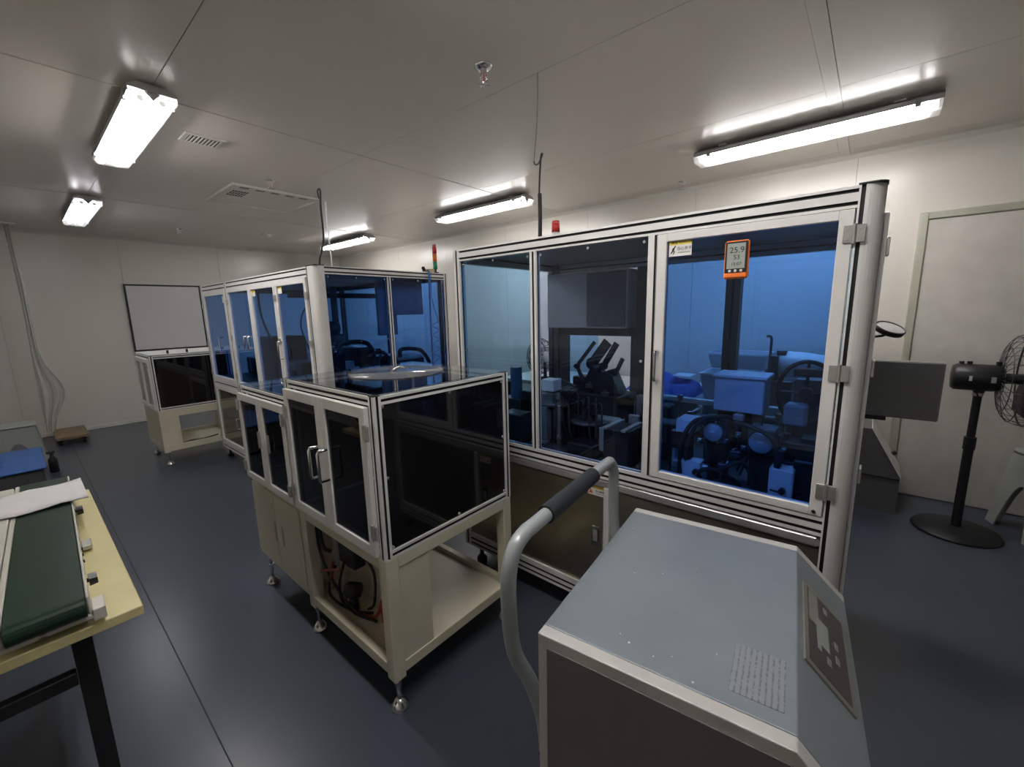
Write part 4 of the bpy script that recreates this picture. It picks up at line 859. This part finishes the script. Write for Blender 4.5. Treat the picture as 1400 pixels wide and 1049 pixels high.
# ---------------- stools, boxes at the far left
def make_stool(lb, mt):
    t = thing('plastic_stool', lb, 'stool', local=True)
    H = .45; a = .145; b = .20
    MB().box(-a - .01, a + .01, -a - .01, a + .01, H - .03, H, ch=.012).build('seat', mt, t)
    def Q(s, z): w_ = a + (b - a) * (1 - z / H); return w_
    zt_, z0 = H - .03, 0.0
    for side in range(4):
        R = Matrix.Rotation(side * math.pi / 2, 4, 'Z'); mb = MB(); n = 8; vs = []
        # arch-cut skirt : two leg halves and an upper band
        def pt(u, z, th): w_ = Q(0, z) - th; return tuple(R @ Vector((w_, u * Q(0, z), z)))
        arc = [(-.62 + 1.24 * i / n, .27 * math.sin(math.pi * i / n) ** .6) for i in range(n + 1)]
        top = [(-1 + 2 * i / n, zt_) for i in range(n + 1)]
        arc2 = [(u, z) for u, z in arc]
        for th in (0, .008):
            vs += [pt(u, z, th) for u, z in top] + [pt(u, max(z, 0), th) for u, z in arc2]
        k = 2 * (n + 1); fs = []
        for off in (0, k): fs += [tuple(off + q for q in (i, i + 1, n + 1 + i + 1, n + 1 + i)) for i in range(n)]
        fs += [(n + 1 + i, n + 2 + i, k + n + 2 + i, k + n + 1 + i) for i in range(n)]
        mb.add(vs, fs)
        for s_ in (-1, 1):
            q = [pt(s_, zt_, 0), pt(s_, 0, 0), pt(s_ * .62, 0, 0), pt(s_, zt_, .008), pt(s_, 0, .008), pt(s_ * .62, 0, .008)]
            mb.add(q, [(0, 1, 2), (3, 4, 5), (1, 2, 5, 4), (0, 1, 4, 3)])
        mb.build('leg_panel', mt, t)
    return t
st = make_stool('grey plastic stool at the far left, behind the blue lid', mat('stool_grey', (0.34, 0.36, 0.33), 0.45)); st.location = (-.13, 6.66, 0)
st2 = copy_tree(st); st2['label'] = 'grey plastic stool at the right edge, beyond the standing fan'; st2.location = (4.02, -.98, 0); st2.rotation_euler = (0, 0, .35); st2.scale = (1, 1, 1.2)
t = thing('storage_crate', 'dark crate with a flat blue lid on the floor at the far left', 'crate', (-.25, 5.4, 0))
MB().box(-.50, .005, 5.0, 5.82, .02, .315, ch=.02).build('body', mat('crate_dark', (0.06, 0.06, 0.065), 0.6), t)
MB().box(-.52, .022, 4.98, 5.84, .316, .335, ch=.008).build('lid', M['blue'], t)
for k_ in range(4): MB().box(-.26, -.21, 5.2 + k_ * .08, 5.23 + k_ * .08, .3352, .338).build('lid_rib', M['blue'], t)
for x in (-.44, -.04):
    for y in (5.1, 5.72): MB().cyl((x - .02, y, .022), (x + .02, y, .022), .022, n=12).build('caster', M['rubber'], t)
t = thing('spray_bottle', 'small dark object standing beside the grey stool leg', 'bottle', (.075, 6.12, 0))
MB().lathe([(0, 0), (.035, 0), (.035, .13), (.015, .16), (.015, .19), (0, .19)], (.075, 6.12, 0)).build('body', M['blackp'], t)
MB().box(.04, .10, 6.11, 6.13, .19, .215, ch=.004).build('nozzle', M['darkm'], t)
t = thing('wooden_dolly', 'low brown board on black casters by the far wall', 'dolly', (.29, 7.6, 0))
MB().box(.15, .44, 7.30, 7.95, .07, .105, ch=.004).build('board', M['ply'], t)
for x in (.19, .39):
    for y in (7.36, 7.88): MB().cyl((x - .012, y, .03), (x + .012, y, .03), .03, n=14).box(x - .018, x + .018, y - .018, y + .018, .04, .0695).build('caster', M['rubber'], t)
# plastic film curtain
t = thing('plastic_curtain', 'gathered translucent plastic curtain hanging at the far left', 'curtain', (.13, 7.55, 0))
mb = MB(); n = 26; vs = []; rows = 24
for j in range(rows + 1):
    z = 2.585 - j / rows * 2.44; u = j / rows
    cx = .135 + .01 * math.sin(u * 5); wd = .028 + .012 * u + (.10 * math.exp(-((u - .80) / .12) ** 2))
    for i in range(n + 1):
        a = i / n; vs.append((cx - .03 + (a) * wd * 1.6, 7.55 + .035 * math.sin(a * 14 + u * 2) + .01 * math.sin(a * 31), z))
mb.add(vs, [(j * (n + 1) + i, j * (n + 1) + i + 1, (j + 1) * (n + 1) + i + 1, (j + 1) * (n + 1) + i) for j in range(rows) for i in range(n)], 0, True)
mb.build('film', M['film'], t)
MB().box(-1.0, .20, 7.53, 7.57, 2.586, 2.5985).build('rail', M['trim'], t)

# ================================================================== FOREGROUND CART
ang = math.atan2(.067, .582)
ct = thing('dehumidifier_cart', 'blue-grey machine cart with sloped control panel and tube handle in the foreground', 'cart', (.549, .419, 0), ang, local=True)
W, D, H = .586, .40, .90      # local: x along the back edge, -y towards the panel
def prof(x0, x1, mt, nm, ins=0.0, zb_=.10):
    return MB().prism([(-ins, H - ins), (-D - .004 * 0, H - ins), (-D - .10 + ins * .4, H - .10 - ins), (-D - .10 + ins, zb_), (-ins, zb_)], x0, x1, 'x').build(nm, mt, ct, bevel=.002)
prof(.026, W - .026, M['cart'], 'body')
rim0 = prof(0, .0255, M['cartrim'], 'side_frame', .0)
rim1 = prof(W - .0255, W, M['cartrim'], 'side_frame', .0)
def sidep(x0, x1):
    e = .022
    return MB().prism([(-.02, H - e), (-D + .004, H - e), (-D - .10 + .012, H - .10 - .016), (-D - .088, .13), (-.02, .13)], x0, x1, 'x').build('side_panel', M['cartside'], ct)
sidep(-.003, .0); sidep(W, W + .003)
# control panel on the slope
def sl(s, d, o): q = .70710678; return (s, -D - d + -o * q * 1.0, H - d + o * q)
def slab(s0, s1, d0, d1, o0, o1, mt, nm, par):
    vs = [sl(s, d, o) for o in (o0, o1) for s, d in ((s0, d0), (s1, d0), (s1, d1), (s0, d1))]
    return MB().add(vs, [(0, 1, 2, 3), (4, 5, 6, 7), (0, 1, 5, 4), (1, 2, 6, 5), (2, 3, 7, 6), (3, 0, 4, 7)]).build(nm, mt, par)
cp = slab(.20, .45, .010, .086, .0002, .004, mat('panel_rim', (0.30, 0.29, 0.25), 0.35, 0.3), 'control_panel', ct)
slab(.212, .438, .016, .080, .0042, .0048, mat('panel_face', (0.085, 0.075, 0.075), 0.35), 'panel_face', cp)
slab(.212, .438, .062, .080, .0049, .0052, mat('panel_band', (0.22, 0.22, 0.20), 0.4), 'panel_band', cp) if False else None
slab(.33, .434, .018, .034, .0049, .0054, mat('panel_logo', (0.26, 0.27, 0.24), 0.4), 'panel_strip', cp)
slab(.285, .36, .030, .050, .0049, .0056, M['lcd'], 'display', cp)
for a_, b_ in ((.265, .030), (.28, .060), (.32, .060), (.40, .045), (.25, .045)): slab(a_, a_ + .02, b_, b_ + .006, .0049, .0058, M['gbox'], 'button', cp)
# printed instruction label
lbm = bpy.data.materials.new('printed_instructions'); lbm.use_nodes = True
nt = lbm.node_tree; bs = nt.nodes['Principled BSDF']; bs.inputs['Roughness'].default_value = .4
tc = nt.nodes.new('ShaderNodeTexCoord'); wv = nt.nodes.new('ShaderNodeTexWave'); wv.bands_direction = 'Y'; wv.inputs['Scale'].default_value = 38; wv.inputs['Distortion'].default_value = 0
nz = nt.nodes.new('ShaderNodeTexNoise'); nz.inputs['Scale'].default_value = 150; mu = nt.nodes.new('ShaderNodeMath'); mu.operation = 'MULTIPLY'
rp = nt.nodes.new('ShaderNodeValToRGB'); rp.color_ramp.elements[0].position = .34; rp.color_ramp.elements[1].position = .50
rp.color_ramp.elements[0].color = (.27, .30, .32, 1); rp.color_ramp.elements[1].color = (.16, .175, .185, 1)
nt.links.new(tc.outputs['Object'], wv.inputs['Vector']); nt.links.new(tc.outputs['Object'], nz.inputs['Vector'])
nt.links.new(wv.outputs['Fac'], mu.inputs[0]); nt.links.new(nz.outputs['Fac'], mu.inputs[1]); nt.links.new(mu.outputs[0], rp.inputs['Fac']); nt.links.new(rp.outputs['Color'], bs.inputs['Base Color'])
B(.055, .165, -.385, -.310, H + .0003, H + .0010).build('instruction_label', lbm, ct)
# paint chips on the lid
for s_, d_, r_ in ((.078, .130, .0014), (.066, .150, .0024), (.058, .195, .0016), (.040, .262, .0024), (.30, .15, .0014), (.12, .285, .0012), (.27, .095, .0016), (.36, .21, .0011), (.46, .03, .0016), (.075, .222, .0010)):
    MB().lathe([(0, 0), (r_, 0), (r_ * .7, .0006), (0, .0007)], (s_, -d_, H + .0001), n=6).build('paint_chip', M['white'], ct)
# handle
hp = []
hz = 1.052
path = [(.060, .012, .34), (.060, .020, .60), (.045, .040, .72), (.012, .062, .82), (.000, .064, .93), (.004, .064, 1.00), (.025, .064, 1.038), (.065, .064, hz), (.10, .064, hz), (.30, .064, hz), (.50, .064, hz), (.535, .064, 1.044), (.562, .064, 1.012), (.566, .064, .95), (.562, .060, .86), (.545, .040, .74), (.530, .020, .60), (.530, .012, .34)]
hd = MB().tube(path, .0155, 14, smooth=5).build('handle', M['tube'], ct)
MB().cyl((.150, .064, hz), (.405, .064, hz), .0205, n=20).build('grip', mat('grip_foam', (0.022, 0.026, 0.03), 0.6), hd)
for z in (.42, .50, .56): MB().lathe([(.008, 0), (.006, .004), (0, .005)], (.056, .030, z), (-.4, 1, 0), 10).build('bolt', M['chrome'], hd)
for x in (.05, W - .05):
    for y in (-.06, -D - .04):
        MB().cyl((x - .014, y, .042), (x + .014, y, .042), .042, n=18).build('caster_wheel', M['rubber'], ct)
        MB().box(x - .022, x + .022, y - .02, y + .02, .045, .0995, ch=.003).build('caster_fork', M['zinc'], ct)
B(.03, W - .03, -D - .08, -.02, .098, .12).build('underside', M['blackm'], ct)

# ================================================================== RIGHT: FAN, KIOSK
t = thing('standing_fan', 'black industrial pedestal fan on a round base at the right edge', 'fan', (3.80, -.545, 0))
MB().lathe([(0, .04), (.03, .04), (.10, .028), (.205, .018), (.215, .006), (.21, 0), (0, 0)], (3.80, -.545, 0), n=40).build('base', M['blackm'], t)
MB().cyl((3.80, -.545, .03), (3.80, -.545, .62), .024, n=16).cyl((3.80, -.545, .55), (3.80, -.545, .93), .020, n=16).cyl((3.80, -.545, .56), (3.80, -.545, .64), .029, n=16).build('pole', M['blackm'], t)
MB().cyl((3.80, -.545, .905), (3.80, -.545, .925), .025, n=16).build('collar', M['alu_dim'], t)
mh = MB().lathe([(0, -.14), (.070, -.136), (.082, -.12), (.082, .04), (.074, .075), (.04, .088), (0, .088)], (3.80, -.555, 1.018), (0, -1, 0), 28).build('motor_housing', M['blackp'], t)
MB().box(3.77, 3.83, -.57, -.52, .925, .975, ch=.006).build('neck', M['blackp'], t)
for y, hh in ((-.455, .018), (-.49, .022), (-.61, .03)): MB().cyl((3.80, y, 1.09), (3.80, y, 1.108 + hh * .4), .012, n=10).build('knob', M['blackp'], mh)
B(3.7155, 3.7185, -.500, -.487, 1.005, 1.035).build('sticker', M['paper'], mh)
B(3.7155, 3.7185, -.598, -.578, 1.000, 1.035).build('sticker', M['grey'], mh)
cy0 = -.735; cz = 1.02; tilt = 0
cg = MB()
for rr, dy in ((.275, 0), (.255, .062), (.20, .095), (.12, .11), (.255, -.055), (.18, -.085), (.08, -.10)):
    cg.tube([(3.80 + rr * math.cos(a), cy0 + dy, cz + rr * math.sin(a)) for a in [2 * math.pi * i / 24 for i in range(24)]], .0025 if dy else .005, 5, closed=True, smooth=2)
for i in range(28):
    a = 2 * math.pi * i / 28
    cg.tube([(3.80 + r * math.cos(a), cy0 + dy, cz + r * math.sin(a)) for r, dy in ((.05, .115), (.12, .11), (.20, .095), (.255, .062), (.275, 0), (.255, -.055), (.18, -.085), (.05, -.10))], .0018, 4, smooth=2)
cg.build('cage', M['darkm'], t)
MB().cyl((3.80, -.64, cz), (3.80, cy0, cz), .03, n=14).build('hub', M['blackp'], t)
for i in range(3):
    a = i * 2 * math.pi / 3 + .8; ca, sa = math.cos(a), math.sin(a); mb = MB(); vs = []
    for j in range(7):
        r = .03 + .20 * j / 6; wd = .03 + .05 * math.sin(j / 6 * 2.4)
        for s_ in (-1, 1): vs.append((3.80 + ca * r - sa * wd * s_, cy0 + .02 * s_, cz + sa * r + ca * wd * s_))
    mb.add(vs, [(2 * j, 2 * j + 1, 2 * j + 3, 2 * j + 2) for j in range(6)], 0, True)
    b_ = mb.build('blade', M['blackp'], t); s_ = b_.modifiers.new('thick', 'SOLIDIFY'); s_.thickness = .003
tag(MB().tube([(3.80, -.70, .9) if False else (3.776, -.545, .90), (3.765, -.52, .97), (3.77, -.50, 1.0)], .004, 6).build('fan_cord', M['rubber'], t), 'x', 'x')
o = [q for q in t.children if q.name.startswith('fan_cord')][0]; del o['label']; del o['category']; 
t = thing('grey_console', 'low dark grey console with a pale sloped front beside the wall door', 'console', (4.05, -.05, 0))
kp = [(.35, .0), (.35, .60), (-.075, .60), (-.255, .27), (-.255, 0.0)]
MB().prism(kp, 3.86, 4.22, 'x').build('body', mat('console_grey', (0.11, 0.11, 0.11), 0.5), t)
def slope(x0, x1, mt, nm):
    return MB().prism([(-.075, .603), (-.258, .268), (-.262, .272), (-.079, .607)], x0, x1, 'x').build(nm, mt, t)
slope(3.855, 4.225, M['white'], 'sloped_front')
MB().box(3.855, 3.859, -.255, .3, .25, .262).build('side_seam', M['slot'], t)
MB().cyl((3.90, -.20, .43), (3.90, -.22, .445), .014, n=10).build('knob', M['blackp'], t)
tag(MB().box(3.50, 3.57, .00, .07, .0, .055, ch=.006).build('cardboard_block', M['paper']), 'small pale block on the floor behind the corner post', 'block')

# ================================================================== WORKTABLE BEHIND THE BIG ENCLOSURE
wx0 = 3.45
t = thing('wall_bench', 'long bench with a light edge along the right wall, seen through the blue panes', 'bench', (3.85, 1.7, 0))
MB().box(wx0, 4.25, .38, 3.1, .72, .76, ch=.003).build('benchtop', M['trim'], t)
for y in (.45, 1.7, 3.02):
    for x in (wx0 + .05, 4.18): MB().box(x - .02, x + .02, y - .02, y + .02, .0, .7195).build('leg', M['blackm'], t)
MB().box(wx0 + .07, 4.16, .47, 3.0, .2, .22).build('lower_shelf', M['darkm'], t)
def tub(lb, x0, x1, y0, y1, z0, z1, mt):
    t = thing('plastic_tub', lb, 'tub', ((x0 + x1) / 2, (y0 + y1) / 2, z0))
    e = .03; mb = MB()
    b0 = [(x0 + e, y0 + e, z0), (x1 - e, y0 + e, z0), (x1 - e, y1 - e, z0), (x0 + e, y1 - e, z0)]; t0 = [(x0, y0, z1), (x1, y0, z1), (x1, y1, z1), (x0, y1, z1)]
    bi = [(x0 + e + .004, y0 + e + .004, z0 + .004), (x1 - e - .004, y0 + e + .004, z0 + .004), (x1 - e - .004, y1 - e - .004, z0 + .004), (x0 + e + .004, y1 - e - .004, z0 + .004)]
    ti = [(x0 + .004, y0 + .004, z1), (x1 - .004, y0 + .004, z1), (x1 - .004, y1 - .004, z1), (x0 + .004, y1 - .004, z1)]
    mb.add(b0 + t0 + bi + ti, [(0, 1, 2, 3), (8, 9, 10, 11)] + [(i, (i + 1) % 4, 4 + (i + 1) % 4, 4 + i) for i in range(4)] + [(8 + i, 8 + (i + 1) % 4, 12 + (i + 1) % 4, 12 + i) for i in range(4)] + [(4 + i, 4 + (i + 1) % 4, 12 + (i + 1) % 4, 12 + i) for i in range(4)])
    mb.build('tub_body', mt, t)
    MB().box(x0 - .012, x0 + .004, y0 - .012, y1 + .012, z1 - .012, z1 + .004).box(x1 - .004, x1 + .012, y0 - .012, y1 + .012, z1 - .012, z1 + .004).box(x0 + .004, x1 - .004, y0 - .012, y0 + .004, z1 - .012, z1 + .004).box(x0 + .004, x1 - .004, y1 - .004, y1 + .012, z1 - .012, z1 + .004).build('rim', M['white'], t)
    return t
wt = mat('tub_white', (0.50, 0.52, 0.54), 0.45)
tub('lower white plastic tub on the wall bench, behind the blue door pane', 3.48, 3.82, .62, 1.0, .761, .965, wt)
tub('upper white plastic tub standing farther back on a box on the wall bench', 3.88, 4.18, .62, 1.06, .95, 1.09, wt)
t = thing('carton', 'box under the upper white tub on the wall bench', 'box', (4.03, .85, .761))
MB().box(3.87, 4.19, .64, 1.03, .761, .949, ch=.003).build('body', mat('carton_blue_grey', (0.2, 0.22, 0.25), 0.7), t)
B(3.88, 4.18, .835, .86, .9485, .9495).build('tape', M['paper'], t)
t = thing('blue_cloth', 'blue cloth heap on the wall bench left of the tubs', 'cloth', (3.7, 1.3, .76))
mb = MB(); vs = []; n = 12
for j in range(n + 1):
    for i in range(n + 1):
        u, v = i / n, j / n; e = math.sin(math.pi * u) ** .4 * math.sin(math.pi * v) ** .4
        vs.append((3.50 + .34 * u, 1.04 + .62 * v, .761 + e * (.12 + .03 * math.sin(9 * u + 4 * v) + .02 * math.sin(15 * v))))
mb.add(vs, [(j * (n + 1) + i, j * (n + 1) + i + 1, (j + 1) * (n + 1) + i + 1, (j + 1) * (n + 1) + i) for j in range(n) for i in range(n)], 0, True).build('fabric', M['bluec'], t)
MB().box(3.60, 3.78, 1.12, 1.26, .905, .912).build('paper_sheet', M['paper'], t)
t = thing('white_instrument', 'white rounded bench instrument with dark end at the right of the wall bench', 'instrument', (3.72, .36, .761))
MB().lathe([(0, -.19), (.045, -.185), (.075, -.10), (.09, 0), (.095, .10), (.095, .15), (0, .15)], (3.60, .33, 1.06), (0, 1, 0), 28).build('hood', M['white'], t)
MB().box(3.50, 3.70, .482, .535, .95, 1.13, ch=.006).box(3.53, 3.60, .44, .50, 1.13, 1.165, ch=.004).build('end_cap', M['blackp'], t)
MB().box(3.50, 3.72, .385, .53, .761, .95, ch=.006).build('foot', M['darkm'], t)
t = thing('hook_stand', 'slim dark hooked rod rising from the wall bench by the rear post', 'stand', (3.9, .78, .761))
MB().tube([(3.84, .585, .77), (3.84, .585, 1.10), (3.84, .585, 1.22), (3.84, .60, 1.245), (3.84, .62, 1.24)], .010, 8).build('rod', M['blackm'], t)
MB().cyl((3.84, .585, .761), (3.84, .585, .775), .04, n=16).build('base', M['blackm'], t)
t = thing('desk_fan', 'wire-caged desk fan on the wall bench, seen through the left blue panes', 'fan', (3.6, 2.62, .761))
MB().lathe([(0, 0), (.09, 0), (.08, .02), (.02, .03), (.015, .19), (0, .19)], (3.60, 2.60, .761), n=24).build('base', M['blackp'], t)
MB().lathe([(0, -.05), (.05, -.045), (.06, 0), (.05, .04), (0, .05)], (3.60, 2.60, 1.0), (0, -1, 0), 20).build('motor', M['white'], t)
cg = MB()
for rr, dy in ((.19, 0), (.17, .05), (.12, .07), (.06, .075), (.17, -.05), (.10, -.07)):
    cg.tube([(3.60 + rr * math.cos(a), 2.66 + dy, 1.0 + rr * math.sin(a)) for a in [2 * math.pi * i / 18 for i in range(18)]], .0045, 4, closed=True, smooth=2)
for i in range(20):
    a = 2 * math.pi * i / 20; cg.tube([(3.60 + r * math.cos(a), 2.66 + dy, 1.0 + r * math.sin(a)) for r, dy in ((.03, .075), (.12, .07), (.17, .05), (.19, 0), (.17, -.05), (.10, -.07), (.03, -.07))], .0032, 4, smooth=1)
cg.build('cage', M['darkm'], t)
for i in range(3):
    a = i * 2 * math.pi / 3; mb = MB(); vs = []
    for j in range(5):
        r = .03 + .12 * j / 4; wd = .02 + .035 * math.sin(j / 4 * 2.4)
        for s_ in (-1, 1): vs.append((3.60 + math.cos(a) * r - math.sin(a) * wd * s_, 2.67 + .012 * s_, 1.0 + math.sin(a) * r + math.cos(a) * wd * s_))
    mb.add(vs, [(2 * j, 2 * j + 1, 2 * j + 3, 2 * j + 2) for j in range(4)], 0, True)
    b_ = mb.build('blade', M['gbox'], t); s_ = b_.modifiers.new('thick', 'SOLIDIFY'); s_.thickness = .003

for o in list(bpy.data.objects):
    if '_org' in o: del o['_org']
